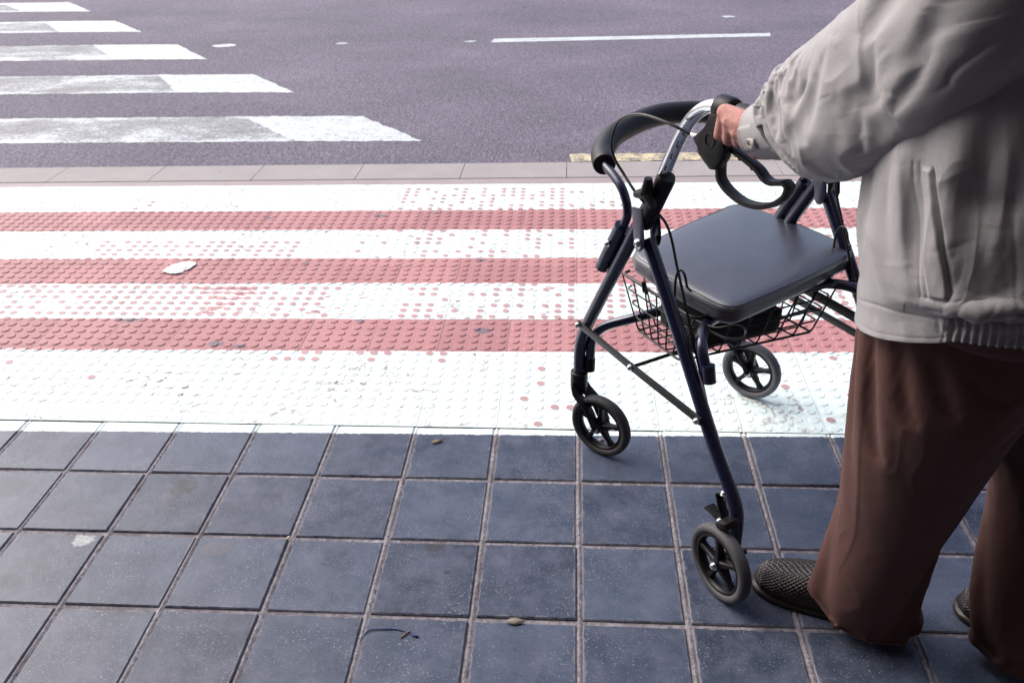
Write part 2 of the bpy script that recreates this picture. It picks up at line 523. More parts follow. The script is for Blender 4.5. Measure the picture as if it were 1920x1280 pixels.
# zebra on the carriageway: five bars, each a fresh end and a worn length
for A, B, Cc, D in (((-.76, 2.585), (-1.15, 3.035), (-1.81, 3.04), (-1.40, 2.59)),
                    ((-1.67, 3.545), (-2.08, 4.02), (-2.72, 4.03), (-2.40, 3.57)),
                    ((-2.56, 4.48), (-2.99, 5.00), (-3.66, 5.02), (-3.23, 4.50)),
                    ((-3.50, 5.52), (-3.97, 6.04), (-4.63, 6.06), (-4.21, 5.55)),
                    ((-4.44, 6.54), (-4.93, 7.09), (-5.64, 7.10), (-5.11, 6.58))):
    struct(sheet("crosswalk_bar", (A, B, Cc, D), PAINT_FRESH, -.0182, .015))
    struct(sheet("crosswalk_bar", (D, Cc, (Cc[0] - 6, Cc[1] - .03), (D[0] - 6, D[1] - .03)), PAINT_WORN, -.0190, .015))
struct(sheet("lane_dash", ((-.61, 4.925), (1.40, 5.02), (1.425, 5.135), (-.60, 5.055)), PAINT_FRESH, -.0182, .008))
for (x, y, L) in ((-2.60, 4.935, .10), (-1.72, 4.957, .05), (-.77, 4.974, .05), (1.221, 5.817, .06)):
    poly = [(x + math.cos(a) * L * .9, y + math.sin(a) * L * .55) for a in np.linspace(0, 2 * math.pi, 13)[:-1]]
    struct(sheet("lane_paint_dot", poly, PAINT_FRESH, -.0182, .03))
struct(sheet("yellow_kerb_line", ((-.02, kerb_y(0, 2.265)), (4.5, kerb_y(4.5, 2.265)), (4.5, kerb_y(4.5, 2.375)), (-.03, kerb_y(0, 2.375))), YELLOW, -.0182, .014))

bm = bmesh.new()
bm.faces.new([bm.verts.new(v) for v in ((-300, -3.4, -.016), (300, -3.4, -.016), (300, kerb_y(300, 2.05), -.016), (-300, kerb_y(-300, 2.05), -.016))])
struct(obj("sidewalk", bm, CONCRETE, smooth=False))

# ---- kerb stones (dropped kerb, a low rounded step to the road)
KX = [-2.79 + .458 * k for k in range(-14, 26)]
bm = bmesh.new()
for i in range(len(KX) - 1):
    a, c = KX[i] + .0014, KX[i + 1] - .0014
    for (x0, x1) in ((a, c),):
        prof = [(2.004, -.10), (2.004, -.002), (2.008, .001), (2.205, -.001), (2.221, -.006), (2.226, -.014), (2.226, -.10)]
        ra = [bm.verts.new((x0 + (.0), kerb_y(x0, y) , z)) for y, z in prof]
        rb = [bm.verts.new((x1, kerb_y(x1, y), z)) for y, z in prof]
        for k in range(len(prof) - 1):
            bm.faces.new((ra[k], rb[k], rb[k + 1], ra[k + 1]))
        bm.faces.new(ra); bm.faces.new(rb[::-1])
struct(obj("kerb", bm, CONCRETE, smooth=False))

# ---- tactile paving with its studs
X0, X1 = -4.4, 3.6
bm_v, bm_f = [], []
bm_v += [(X0, .2, -.001), (X1, .2, -.001), (X1, kerb_y(X1, 2.0), -.001), (X0, kerb_y(X0, 2.0), -.001)]
bm_f.append((0, 1, 2, 3))
me_mat = [0]
SEG = 12
cs = [(math.cos(2 * math.pi * k / SEG), math.sin(2 * math.pi * k / SEG)) for k in range(SEG)]
def wear_at(x, y):
    yc = y - .015 * x
    n = mnoise.noise(Vector((x * 1.5 + 3.1, y * 2.2, 4.2)))
    r = random.random()
    if .755 < yc < .99:
        base = .80 + n * .9 - (.9 if -.75 < x < -.55 or -.02 < x < .1 else 0)
    elif 1.19 < yc < 1.44:
        base = -.05 + n * .8
        if -1.75 < x < -1.0 and yc < 1.36: base = .72
        if -.62 < x < .02: base = .42
        if .05 < x: base = .10
    elif 1.637 < yc < 1.93:
        base = -.15 + n * .5
        if -.72 < x < -.05 and yc < 1.88: base = .72
        if -.05 < x < .25: base = .3
    elif .176 < yc < .56:
        base = .02 + n * .12
        if yc > .50 and -.95 < x < -.25: base = .45
    else:
        return 0
    return 1 if r < base else 0
for j in range(47):
    t, k = divmod(j, 5)
    y = .2 + .183 * t + .0183 + .0366 * k
    if y > 1.93: break
    for i in range(int(X0 / .04) + 1, int(X1 / .04) - 1):
        x = i * .04 + .02
        if y - .015 * x > 1.915: continue
        yc_ = y - .015 * x
        h = .0025 if (.56 < yc_ < .755 or .989 < yc_ < 1.191 or 1.44 < yc_ < 1.637) else .0016
        if y < .29: h = .0012
        s = len(bm_v)
        r0, r1 = .0138, .0112
        dx = (mnoise.noise(Vector((x * 3, y * 3, 9))) * .001)
        for c_, s_ in cs: bm_v.append((x + dx + c_ * r0, y + s_ * r0, -.001))
        for c_, s_ in cs: bm_v.append((x + dx + c_ * r1, y + s_ * r1, h - .001))
        for q in range(SEG):
            q2 = (q + 1) % SEG
            bm_f.append((s + q, s + q2, s + SEG + q2, s + SEG + q)); me_mat.append(0)
        bm_f.append(tuple(s + SEG + q for q in range(SEG))); me_mat.append(wear_at(x, y))
o = obj("tactile_pavement", (bm_v, bm_f), [TACTILE, TACTILE_TOP], smooth=False)
o.data.polygons.foreach_set("material_index", me_mat)
struct(o)

# ---- black paver tiles
bm_v, bm_f, tint_v = [], [], []
NX0, NX1, NY = -24, 22, 20
for j in range(NY):
    y1 = .2 - .2 * j - (.003 if j == 0 else .0055); y0 = .2 - .2 * (j + 1) + .0055
    for i in range(NX0, NX1):
        x0 = i * .2 + .0066; x1 = (i + 1) * .2 - .0066
        dx = random.uniform(-.0012, .0012); dy = random.uniform(-.001, .001); dz = random.uniform(-.0008, .0006)
        tl = (random.uniform(-.0012, .0012), random.uniform(-.0012, .0012))
        s = len(bm_v)
        c = .0022
        def zz_(x, y): return dz + tl[0] * (x - x0) / .2 + tl[1] * (y - y0) / .2
        for ins, z in ((0, -.012), (0, -.0022), (c, 0)):
            for (x, y) in ((x0 + ins, y0 + ins), (x1 - ins, y0 + ins), (x1 - ins, y1 - ins), (x0 + ins, y1 - ins)):
                bm_v.append((x + dx, y + dy, z + (zz_(x, y) if z > -.01 else 0)))
        for L in (0, 4):
            for k in range(4):
                bm_f.append((s + L + k, s + L + (k + 1) % 4, s + L + 4 + (k + 1) % 4, s + L + 4 + k))
        bm_f.append((s + 8, s + 9, s + 10, s + 11))
        tint_v += [random.random()] * 9
o = obj("tiled_pavement", (bm_v, bm_f), TILE, smooth=False)
at = o.data.attributes.new("tint", 'FLOAT', 'FACE')
at.data.foreach_set("value", tint_v)
struct(o)
# mortar bed: slightly proud ribs along the joints that run to the street
bm = bmesh.new()
xs = []
yv = np.linspace(.197, .2 - .2 * NY, 260)
for i in range(NX0, NX1 + 1):
    for (dx, z) in ((-.008, -.0046), (-.0046, -.0040), (-.0012, -.0010), (.0012, -.0010), (.0046, -.0040), (.008, -.0046)):
        xs.append((i * .2 + dx, z))
grid = []
for y in yv:
    row = []
    for x, z in xs:
        n = mnoise.noise(Vector((x * 40, y * 26, 1.7)))
        n2 = mnoise.noise(Vector((x * 7, y * 5, 8.1)))
        row.append(bm.verts.new((x + n * .0012, y, z + (n * .0009 + n2 * .0016 if z > -.004 else n * .0006))))
    grid.append(row)
for a, c in zip(grid[:-1], grid[1:]):
    for k in range(len(xs) - 1):
        bm.faces.new((a[k], a[k + 1], c[k + 1], c[k]))
struct(obj("pavement_joints", bm, MORTAR, smooth=True))
# ================================================================== ROLLATOR
def grain(scale, strength, dist, var=0.0):
    def f(T, b):
        g = G(T); p = g.objco()
        n = g.noise(p, scale, 4, .6)
        T.links.new(g.bump(n, strength, dist), b.inputs["Normal"])
        if var:
            r0 = b.inputs["Roughness"].default_value
            T.links.new(g.math('ADD', r0 - var / 2, g.math('MULTIPLY', g.noise(p, 30, 4, .65), var)), b.inputs["Roughness"])
    return f
def navy_nodes(T, b):
    g = G(T); p = g.objco()
    n = g.noise(p, 40, 4, .65)
    c = g.mix(g.ramp(n, [(.45, 0.0), (.8, .5)]), (.007, .0095, .034), (.015, .0185, .052))
    T.links.new(c, b.inputs["Base Color"])
    T.links.new(g.math('ADD', .2, g.math('MULTIPLY', n, .2)), b.inputs["Roughness"])
NAVY = mat("navy_enamel", rough=.28, metal=.25, coat=.5, build=navy_nodes)
BLACKP = mat("black_plastic", (.0065, .0050, .0065), rough=.42, spec=.24, build=grain(900, .12, .0005, .15))
BLACKM = mat("black_steel", (.010, .0095, .0105), rough=.35, metal=.2, build=grain(300, .05, .0004, .15))
CHROME = mat("chrome", (.78, .79, .82), rough=.13, metal=1.0, build=grain(60, .03, .0005, .1))
ZINC = mat("zinc_bolt", (.62, .63, .65), rough=.3, metal=1.0, build=grain(400, .05, .0004, .2))
FOAM = mat("black_foam", (.0080, .0070, .0090), rough=.5, spec=.4, build=grain(700, .25, .0006, .1))
RUBBER_LIT = mat("lit_tyre", (.125, .125, .145), rough=.72, build=grain(160, .25, .0008, .15))  # far caster: same rubber, its brighter light put into the colour
RUBBER_M = mat("mid_tyre", (.062, .060, .066), rough=.7, build=grain(160, .25, .0008, .15))
RUBBER_SHADED = mat("shaded_tyre", (.035, .033, .035), rough=.66, build=grain(160, .25, .0008, .15))  # near caster: same rubber, shade on its near face put into the colour
WIRE = mat("black_wire", (.009, .0085, .0095), rough=.38, build=grain(300, .05, .0003, .1))
FABRIC_B = mat("black_nylon", (.0085, .008, .009), rough=.8, build=grain(900, .4, .0008))
NIPPLE = mat("white_plastic", (.72, .74, .74), rough=.4, build=grain(300, .05, .0003))
HOLE = mat("hole_shadow", (.006, .006, .007), rough=.9, build=grain(300, .05, .0003))
def vinyl_nodes(T, b):
    g = G(T); p = g.objco()
    n = g.noise(p, 9, 4, .6); f = g.noise(p, 520, 3, .65); v = g.voro(p, 620)
    scr = g.noise(g.vmul(p, (1.0, .12, 1.0)), 90, 3, .7)
    c = g.mix(n, (.020, .022, .037), (.036, .039, .058))
    T.links.new(c, b.inputs["Base Color"])
    b.inputs["Coat Roughness"].default_value = .28
    T.links.new(g.math('ADD', .30, g.math('ADD', g.math('MULTIPLY', n, .14), g.math('MULTIPLY', scr, .10))), b.inputs["Roughness"])
    T.links.new(g.bump(g.math('ADD', g.math('MULTIPLY', v, .8), f), .30, .0009), b.inputs["Normal"])
VINYL = mat("black_vinyl", rough=.4, coat=.8, spec=.8, build=vinyl_nodes)

RZ = math.radians(32.371)
rol = thing(empty("rollator", (.27808, -.33584, 0), RZ),
            "navy blue four wheeled walking frame with black padded seat and wire basket", "walker")
def part(name, bm, m, parent=rol, smooth='auto', label=None):
    return obj(name, bm, m, parent, smooth, label)
def B(): return bmesh.new()
def bolt(parent, c, n, r=.0065, name="bolt"):
    """dome nut on a washer, axis n"""
    bm = B()
    lathe(bm, [(0, 0), (r * 1.35, 0), (r * 1.35, .0012), (r, .0014), (r, .0045), (r * .8, .0062), (r * .45, .0072), (r * .42, .0058), (0, .0056)], c, n, 14)
    return part(name, bm, ZINC, parent)

SL, SR = .030, .490          # lateral position of the two leg planes
OUT = {SL: (-1, 0, 0), SR: (1, 0, 0)}

def side(s, mir):
    """one side frame; mir=+1 left, -1 right (d: towards the outside)"""
    d = -mir
    da = 0.0 if mir == 1 else -.006
    def q(x, y, z): return (s + mir * (x - SL), y + da * 1.0, z)
    # front leg: enamel tube from the collar down to the caster
    fl = part("front_leg", tube(B(), corner([q(.03, .333, .694), q(.03, .466, .459), q(.03, .547, .316), q(.03, .567, .262), q(.03, .567, .182)], .03), .0135, 16), NAVY)
    part("leg_foot_sleeve", tube(B(), [q(.03, .567, .196), q(.03, .567, .176)], .0105, 14), CHROME, fl)
    # rear leg
    rl = part("rear_leg", tube(B(), corner([q(.034, .349, .603), q(.035, .255, .474), q(.035, .114, .272), q(.035, .048, .196), q(.035, .034, .155), q(.035, .034, .070)], .045), .0135, 16), NAVY)
    part("end_cap", lathe(B(), [(0, -.004), (.0145, -.004), (.0145, .010), (.0135, .012)], q(.035, .034, .066), (0, 0, 1), 16), BLACKP, rl)
    # pivot bracket: two plates and a bolt through the top of the rear leg
    plate = []
    for sx in (.014, .052):
        bm = B()
        poly = [q(sx, .345, .668), q(sx, .375, .662), q(sx, .362, .59), q(sx, .354, .582), q(sx, .344, .583), q(sx, .336, .592), q(sx, .333, .605)]
        prism(bm, poly, (1, 0, 0), .003, .0006)
        plate.append(part("pivot_bracket", bm, NAVY, rl))
    bolt(plate[0], q(.012, .349, .599), (d, 0, 0), .0075)
    # telescopic chrome handle
    path = corner([q(.03, .330, .700), q(.03, .262, .842), q(.03, .215, .884), q(.03, .165, .887), q(.03, .02, .880)], .055, 8)
    hd = part("handle_tube", tube(B(), path, .0112, 18), CHROME)
    for k in range(4):
        y = .300 - .0138 * k; z = .751 + .0238 * k
        part("adjustment_hole", lathe(B(), [(0, .0003), (.0028, .0003), (.0034, 0)], (s + d * .0113, y + da - .006, z + .006), (d, 0, 0), 12), HOLE, hd)
    gp = part("hand_grip", tube(B(), [q(.03, .142, .8868), q(.03, .135, .8862), q(.03, .03, .8807), q(.03, .012, .880), q(.03, .008, .880)], [.0155, .0165, .0165, .0160, .012], 18), FOAM)
    # collar + star knob
    bm = B()
    tube(bm, [q(.03, .300, .740), q(.03, .303, .734), q(.03, .332, .678), q(.03, .358, .630)], [.0150, .0170, .0172, .0150], 18)
    cl = part("height_collar", bm, BLACKP)
    bm = B()
    c = Vector(q(.006, .320, .708))
    lathe(bm, [(0, .012), (.0075, .012), (.0085, .009), (.0085, 0)], c, (d, 0, 0), 20)
    for k in range(3):
        a = math.radians(100 + 120 * k)
        u = Vector((0, math.cos(a), math.sin(a)))
        tube(bm, [c + Vector((d * .004, 0, 0)) + u * .002, c + Vector((d * .004, 0, 0)) + u * .018, c + Vector((d * .005, 0, 0)) + u * .030], [.011, .0092, .0070], 10)
    tube(bm, [c, Vector(q(.03, .322, .700))], .006, 10)
    part("star_knob", bm, BLACKP, cl)
    # brake housing, clamp band and loop lever
    hp = [(.183, .880), (.188, .855), (.216, .836), (.219, .831), (.201, .824), (.204, .812), (.171, .793), (.159, .796), (.146, .815), (.141, .834), (.150, .848), (.157, .865), (.156, .884)]
    bm = B()
    prism(bm, [q(.018, y, z) for y, z in hp], (1, 0, 0), .020, .003)
    lathe(bm, [(.0185, -.016), (.0200, -.013), (.0200, .013), (.0185, .016), (.0150, .016), (.0150, -.016)], q(.03, .169, .8866), (0, 1, .02), 28, closed=True)
    hb = part("brake_housing", bm, BLACKP)
    bm = B()
    lathe(bm, [(0, .0), (.0098, .0), (.0098, .0012), (.0108, .0014), (.0114, .0004), (.0114, -.001)], (s + d * .0222, .175 + da, .840), (d, 0, 0), 32)
    part("pivot_cap", bm, BLACKP, hb)
    part("cable_nipple", tube(B(), [q(.016, .212, .834), q(.014, .222, .8345), q(.013, .228, .8355)], [.0045, .004, .0028], 12), NIPPLE, hb)
    up = [(.165, .826), (.150, .831), (.133, .828), (.108, .822), (.085, .815), (.070, .806), (.056, .8035), (.040, .808), (.030, .811)]
    lo = [(.168, .806), (.168, .790), (.162, .774), (.139, .762), (.109, .756), (.075, .760), (.045, .773), (.026, .790), (.021, .806), (.030, .812)]
    bm = B()
    tube(bm, spline([q(.03, y, z) for y, z in up], 5), .005, 12, flat=(.0095, .0042, (1, 0, 0)))
    tube(bm, spline([q(.03, y, z) for y, z in lo], 5), .005, 12, flat=(.0095, .0045, (1, 0, 0)))
    for y, z in ((.128, .822), (.100, .815)):
        lathe(bm, [(0, .006), (.0035, .005), (.0045, 0), (.0045, -.004)], q(.03, y, z), (0, -.3, -1), 10)
    part("brake_lever", bm, BLACKP)
    # brake cable: loops from the housing and runs down inside the rear leg
    pts = [q(.013, .226, .835), q(-.002, .272, .846), q(-.010, .335, .846), q(-.010, .392, .822), q(-.005, .421, .780), q(.0, .420, .748), q(.004, .394, .723), q(.008, .345, .690), q(.05, .318, .640), q(.053, .278, .560), q(.052, .217, .440), q(.05, .146, .305), q(.044, .072, .190)]
    part("brake_cable", tube(B(), spline(pts, 8), .0026, 10), BLACKM)
    # folding strut
    st = part("folding_strut", tube(B(), [q(.017, .553, .330), q(.015, .355, .326), q(.017, .138, .322)], .005, 12, flat=(.0085, .0032, (0, .05, 1))), BLACKM)
    for y, z in ((.548, .330), (.352, .326), (.144, .322)):
        bolt(st, q(.012, y, z), (d, 0, 0), .0055)
    # socket and S-shaped stay of the backrest
    bm = B()
    tube(bm, [q(.024, .418, .607), q(.024, .480, .495)], .0145, 16)
    box(bm, q(.028, .430, .54), (.005, .020, .10), Matrix.Rotation(math.radians(29), 3, 'X'), .001)
    so = part("backrest_socket", bm, NAVY)
    bolt(so, q(.008, .440, .566), (d, 0, 0), .005)
    return rl, st, hb

rl_L, st_L, hb_L = side(SL, 1)
rl_R, st_R, hb_R = side(SR, -1)

# backrest: foam roll on a bent steel stay
xs_ = [(.030, .492, .706), (.062, .543, .714), (.13, .590, .728), (.26, .618, .738), (.39, .590, .728), (.458, .543, .714), (.490, .492, .706)]
br = part("backrest", tube(B(), spline(xs_, 8), [.0215] + [.0232] * 47 + [.0215], 24), FOAM)
for s, mir in ((SL, 1), (SR, -1)):
    def q(x, y, z): return (s + mir * (x - SL), y, z)
    part("backrest_stay", tube(B(), spline([q(.034, .500, .710), q(.03, .484, .703), q(.028, .455, .694), q(.026, .427, .680), q(.026, .409, .655), q(.026, .406, .630), q(.025, .419, .602), q(.024, .436, .572)], 6), .0088, 14), NAVY, br)

# cross tubes carrying the seat
def utube(name, pts):
    return part(name, tube(B(), corner(pts, .055, 8), .0108, 16), NAVY)
utube("cross_tube", [(.048, .552, .215), (.050, .548, .310), (.125, .452, .368), (.40, .436, .368), (.470, .532, .310), (.472, .540, .215)])
utube("cross_tube", [(.048, .166, .392), (.050, .200, .455), (.118, .262, .444), (.40, .290, .444), (.470, .196, .455), (.472, .156, .392)])
for s in (SL + .018, SR - .018):
    bm = B()
    tube(bm, [(s, .552, .232), (s, .5525, .200)], .0130, 14)
    part("tube_clamp", bm, BLACKP)
    bm = B()
    tube(bm, [(s, .168, .418), (s + 0, .160, .385)], .0128, 14)
    part("weld_sleeve", bm, NAVY)
part("tie_rod", tube(B(), [(SL - .012, .352, .326), (SR + .012, .346, .326)], .0038, 10), BLACKM)

# seat: padded vinyl cushion, a domed top with a piped edge
def seat_mesh():
    C4 = [Vector((.103, .506, .498)), Vector((.482, .590, .506)), Vector((.510, .252, .506)), Vector((.112, .196, .498))]
    bm = B()
    # rounded outline
    out = []
    for i in range(4):
        a, b_, c = C4[i - 1], C4[i], C4[(i + 1) % 4]
        r = .042
        pa = b_ + (a - b_).normalized() * r; pc = b_ + (c - b_).normalized() * r
        for k in range(11):
            t = k / 10
            out.append(pa * (1 - t) ** 2 + b_ * 2 * t * (1 - t) + pc * t * t)
        for k in range(1, 10):
            t = k / 10
            nb = C4[(i + 1) % 4]
            pe = nb + (b_ - nb).normalized() * r
            e = pc.lerp(pe, t)
            out.append(e + (e - Vector((.302, .386, .502))).normalized() * .005 * math.sin(math.pi * t))
    cen = sum(out, Vector()) / len(out)
    prof = [(.0, .0095), (.25, .0092), (.5, .0082), (.72, .0066), (.86, .0046), (.93, .0026), (.965, .0006), (.985, -.002), (.995, -.0055), (1.0, -.0085), (1.003, -.0105), (1.0, -.0125), (.997, -.017), (.996, -.026), (.992, -.033), (.975, -.037), (.5, -.037), (0, -.037)]
    rings = []
    for f, h in prof:
        if f == 0: rings.append([bm.verts.new(cen + Vector((0, 0, h)))]); continue
        ring = []
        for p in out:
            v = cen + (p - cen) * f
            n = mnoise.noise(v * 14) * .0012 + mnoise.noise(v * 40) * .0004
            ring.append(bm.verts.new(v + Vector((0, 0, h + (n if h > -.004 else 0))) + ((p - cen).normalized() * (mnoise.noise(v * 30) * .0012) if -.036 < h < -.012 else Vector())))
        rings.append(ring)
    n = len(out)
    for A, Bq in zip(rings[:-1], rings[1:]):
        for k in range(n):
            k2 = (k + 1) % n
            if len(A) == 1: bm.faces.new((A[0], Bq[k], Bq[k2]))
            elif len(Bq) == 1: bm.faces.new((A[k], A[k2], Bq[0]))
            else: bm.faces.new((A[k], A[k2], Bq[k2], Bq[k]))
    return bm, out, cen
bm, outline, cen = seat_mesh()
seat = part("seat", bm, VINYL, smooth=True)
pip = [cen + (p - cen) * .975 + Vector((0, 0, -.0012)) for p in outline]
part("piping", tube(B(), pip, .0022, 8, closed=True), VINYL, seat)
bm = B()
st_pts = [cen + (p - cen) * 1.003 + Vector((0, 0, -.0165)) for p in outline]
for k in range(len(st_pts)):
    a, c = st_pts[k], st_pts[(k + 1) % len(st_pts)]
    L = (c - a).length; m_ = max(1, int(L / .006))
    for q in range(m_):
        tube(bm, [a.lerp(c, (q + .15) / m_), a.lerp(c, (q + .75) / m_)], .0005, 4)
part("stitching", bm, mat("grey_thread", (.10, .06, .065), rough=.8, build=grain(500, .1, .0003)), seat)
# pan and plate below the cushion
bm = B()
box(bm, (.30, .385, .448), (.31, .20, .012), Matrix.Rotation(math.radians(-5), 3, 'Z'), .002)
part("seat_pan", bm, BLACKP)
# wire hooks each side of the seat
for (x, y, z, sgn) in ((.060, .288, .500, 1), (.462, .278, .500, -1)):
    pts = [(x, y + .002, z - .035), (x, y + .004, z + .040), (x, y - .003, z + .058), (x, y - .014, z + .062), (x, y - .024, z + .052), (x, y - .029, z + .034), (x + sgn * .003, y - .040, z + .030)]
    part("wire_hook", tube(B(), corner(pts, .012, 4), .0024, 10), BLACKM)

# wire basket
TOP = [Vector(v) for v in ((.088, .498, .458), (.424, .474, .462), (.424, .222, .462), (.088, .262, .458))]
BOT = [Vector(v) for v in ((.104, .452, .336), (.405, .434, .336), (.408, .256, .338), (.102, .308, .336))]
def at2(Q, u, v): return Q[0].lerp(Q[1], u).lerp(Q[3].lerp(Q[2], u), v)
bk = None
bm = B()
loop = corner(TOP + [TOP[0], TOP[1]], .018, 4)
tube(bm, loop[1:-1], .0034, 8)
tube(bm, corner(BOT + [BOT[0], BOT[1]], .012, 4)[1:-1], .0026, 8)
for k in range(1, 4):                       # hoops round the sides
    t = k / 4
    R_ = [TOP[i].lerp(BOT[i], t) for i in range(4)]
    tube(bm, corner(R_ + [R_[0], R_[1]], .014, 4)[1:-1], .0019, 6)
for k in range(8):                          # U-wires side to side and front to back
    u = (k + .0) / 7
    tube(bm, corner([at2(TOP, u, 0), at2(BOT, u, 0), at2(BOT, u, 1), at2(TOP, u, 1)], .010, 3), .0019, 6)
for k in range(7):
    v = (k + .0) / 6
    tube(bm, corner([at2(TOP, 0, v), at2(BOT, 0, v), at2(BOT, 1, v), at2(TOP, 1, v)], .010, 3), .0019, 6)
bk = part("basket", bm, WIRE, smooth=True)
# wire bail and hooks hanging the basket
bm = B()
tube(bm, corner([(.090, .36, .458), (.085, .30, .452), (.100, .215, .456), (.13, .192, .468), (.14, .175, .462), (.125, .165, .452), (.105, .190, .446), (.092, .24, .450)], .012, 4), .0024, 8)
part("basket_bail", bm, WIRE, bk)
for u, v in ((0, .35), (0, .75), (1, .3)):
    p = at2(TOP, u, v)
    sx = -1 if u == 0 else 1
    tube_pts = [p + Vector((0, .006, -.012)), p + Vector((sx * .006, .004, .010)), p + Vector((sx * .008, 0, .018)), p + Vector((sx * .006, -.004, .010)), p + Vector((0, -.006, -.012))]
    part("basket_hook", tube(B(), corner(tube_pts, .008, 3), .0022, 8), WIRE, bk)
# latch bars across the right side
part("side_latch", tube(B(), [(.462, .372, .392), (.466, .300, .386), (.470, .200, .380)], .005, 10, flat=(.011, .003, (0, .05, 1))), BLACKM)

# ---- wheels
def wheel(name, c, t, tyre_m, parent=rol, spokes=5, rot=.3, w_=.026, r=.0775):
    """c centre (local), t rolling direction in the ground plane"""
    t = Vector((t[0], t[1], 0)).normalized()
    n = Vector((t.y, -t.x, 0))
    c = Vector(c)
    h = w_ / 2
    bm = B()
    # tyre: slightly flat tread, rounded shoulders
    prof = [(r - .017, -h * .72), (r - .010, -h * .98), (r - .004, -h * .86), (r - .0008, -h * .5), (r, 0), (r - .0008, h * .5), (r - .004, h * .86), (r - .010, h * .98), (r - .017, h * .72), (r - .018, 0)]
    lathe(bm, prof, c, n, 56, closed=True)
    root = part(name, bm, tyre_m, parent, True)
    bm = B()
    R0 = r - .0165
    lathe(bm, [(R0, -h * .70), (R0 - .006, -h * .72), (R0 - .0085, -h * .45), (R0 - .0095, 0), (R0 - .0085, h * .45), (R0 - .006, h * .72), (R0, h * .70), (R0 + .001, 0)], c, n, 48, closed=True)
    lathe(bm, [(0, -h * 1.02), (.008, -h * 1.02), (.0125, -h * .8), (.0135, -h * .3), (.0135, h * .3), (.0125, h * .8), (.008, h * 1.02), (0, h * 1.02)], c, n, 24)
    z = Vector((0, 0, 1))
    for k in range(spokes):
        a = rot + 2 * math.pi * k / spokes
        d = t * math.cos(a) + z * math.sin(a)
        s_ = n.cross(d)
        a0, a1 = .010, R0 - .006
        sec0, sec1 = .0075, .0045
        vs = []
        for (L, wd, th) in ((a0, sec0, h * .8), (a0 * .4 + a1 * .6, sec1, h * .5), (a1, sec1 * 1.6, h * .55)):
            vs.append([bm.verts.new(c + d * L + s_ * x * wd + n * y * th) for x, y in ((-1, -.7), (-.6, -1), (.6, -1), (1, -.7), (1, .7), (.6, 1), (-.6, 1), (-1, .7))])
        for A, Bq in zip(vs[:-1], vs[1:]):
            for q in range(8): bm.faces.new((A[q], A[(q + 1) % 8], Bq[(q + 1) % 8], Bq[q]))
        bm.faces.new(vs[0]); bm.faces.new(vs[-1])
    part("rim", bm, BLACKP, root)
    return root, n, c

def caster(stem, axle, tyre_m, sgn_t):
    stem = Vector(stem); axle = Vector(axle)
    t = Vector(sgn_t).normalized(); n = Vector((t.y, -t.x, 0))
    wr, _, _ = wheel("caster_wheel", axle, t, tyre_m)
    bm = B()
    crown = stem
    lathe(bm, [(0, .016), (.0165, .016), (.0200, .013), (.0200, -.002), (.0198, -.020), (.0185, -.038), (.012, -.044), (0, -.044)], crown, (0, 0, 1), 28)
    back = (axle - stem); back.z = 0
    for s in (-1, 1):
        o = n * s * .0185
        pts = [crown + n * s * .010 + Vector((0, 0, -.010)), crown + n * s * .0165 + Vector((0, 0, -.030)) + back * .10 + Vector((0, 0, -.006)), axle + o + (stem - axle) * .42, axle + o]
        tube(bm, spline(pts, 5), .008, 12, flat=(.0150, .0042, n))
        lathe(bm, [(0, -.003), (.0115, -.003), (.0115, .003), (0, .003)], axle + o, n, 20)
    fk = part("caster_fork", bm, BLACKP)
    for s in (-1, 1):
        bolt(fk, axle + n * s * .0225, n * s, .0058, "axle_bolt")
    return fk

TL = (.387, -.920, 0)
caster((.030, .567, .180), (.047, .498, .0775), RUBBER_SHADED, TL)
caster((.484, .562, .180), (.506, .501, .0775), RUBBER_LIT, TL)

for s, mir, lab in ((SL, 1, None), (SR, -1, None)):
    cx_ = -.004 if mir == 1 else .524
    wr, n, c = wheel("rear_wheel", (cx_, .024, .0775), (0.035, 1, 0), RUBBER_M, rot=1.35)
    d = -mir
    bm = B()
    tube(bm, [(cx_ + d * .0175, .024, .0775), (s + (.035 - .03) * mir + mir * .022, .024, .0775)], .0055, 12)
    ax = part("axle", bm, BLACKM, wr)
    bolt(ax, (cx_ + d * .0155, .024, .0775), (d, 0, 0), .0062, "axle_bolt")
    # parking brake: bracket, pull tab, spring and a rubber shoe on the tyre
    bm = B()
    x0 = s + .004 * mir
    def q(x, y, z): return (x0 + mir * x, y, z)
    tube(bm, [q(-.004, .066, .206), q(-.004, .083, .190), q(-.004, .070, .160), q(-.004, .046, .128)], .005, 12, flat=(.0100, .0028, (1, 0, 0)))
    tube(bm, [q(-.006, .104, .142), q(-.006, .086, .142), q(-.006, .058, .136)], .005, 12, flat=(.012, .0025, (1, 0, 0)))
    tube(bm, [q(-.010, .078, .150), q(-.010, .052, .140), q(-.014, .040, .152)], .005, 12, flat=(.0040, .006, (1, 0, 0)))
    pb = part("parking_brake", bm, BLACKM, wr)
    bolt(pb, q(-.016, .060, .142), (d, 0, 0), .0055)
    bolt(pb, q(-.012, .064, .202), (0, 0, 1), .005)
    bm = B()
    tube(bm, [q(.0, .062, .212), q(0, .074, .176)], .0034, 10)
    part("cable_end", bm, ZINC, pb)
    bm = B()
    M3 = Matrix.Rotation(math.radians(-28), 3, 'X')
    box(bm, q(-.028, .030, .166), (.034, .030, .014), M3, .004)
    box(bm, q(-.012, .034, .160), (.020, .012, .020), M3, .002)
    part("brake_shoe", bm, BLACKP, pb)

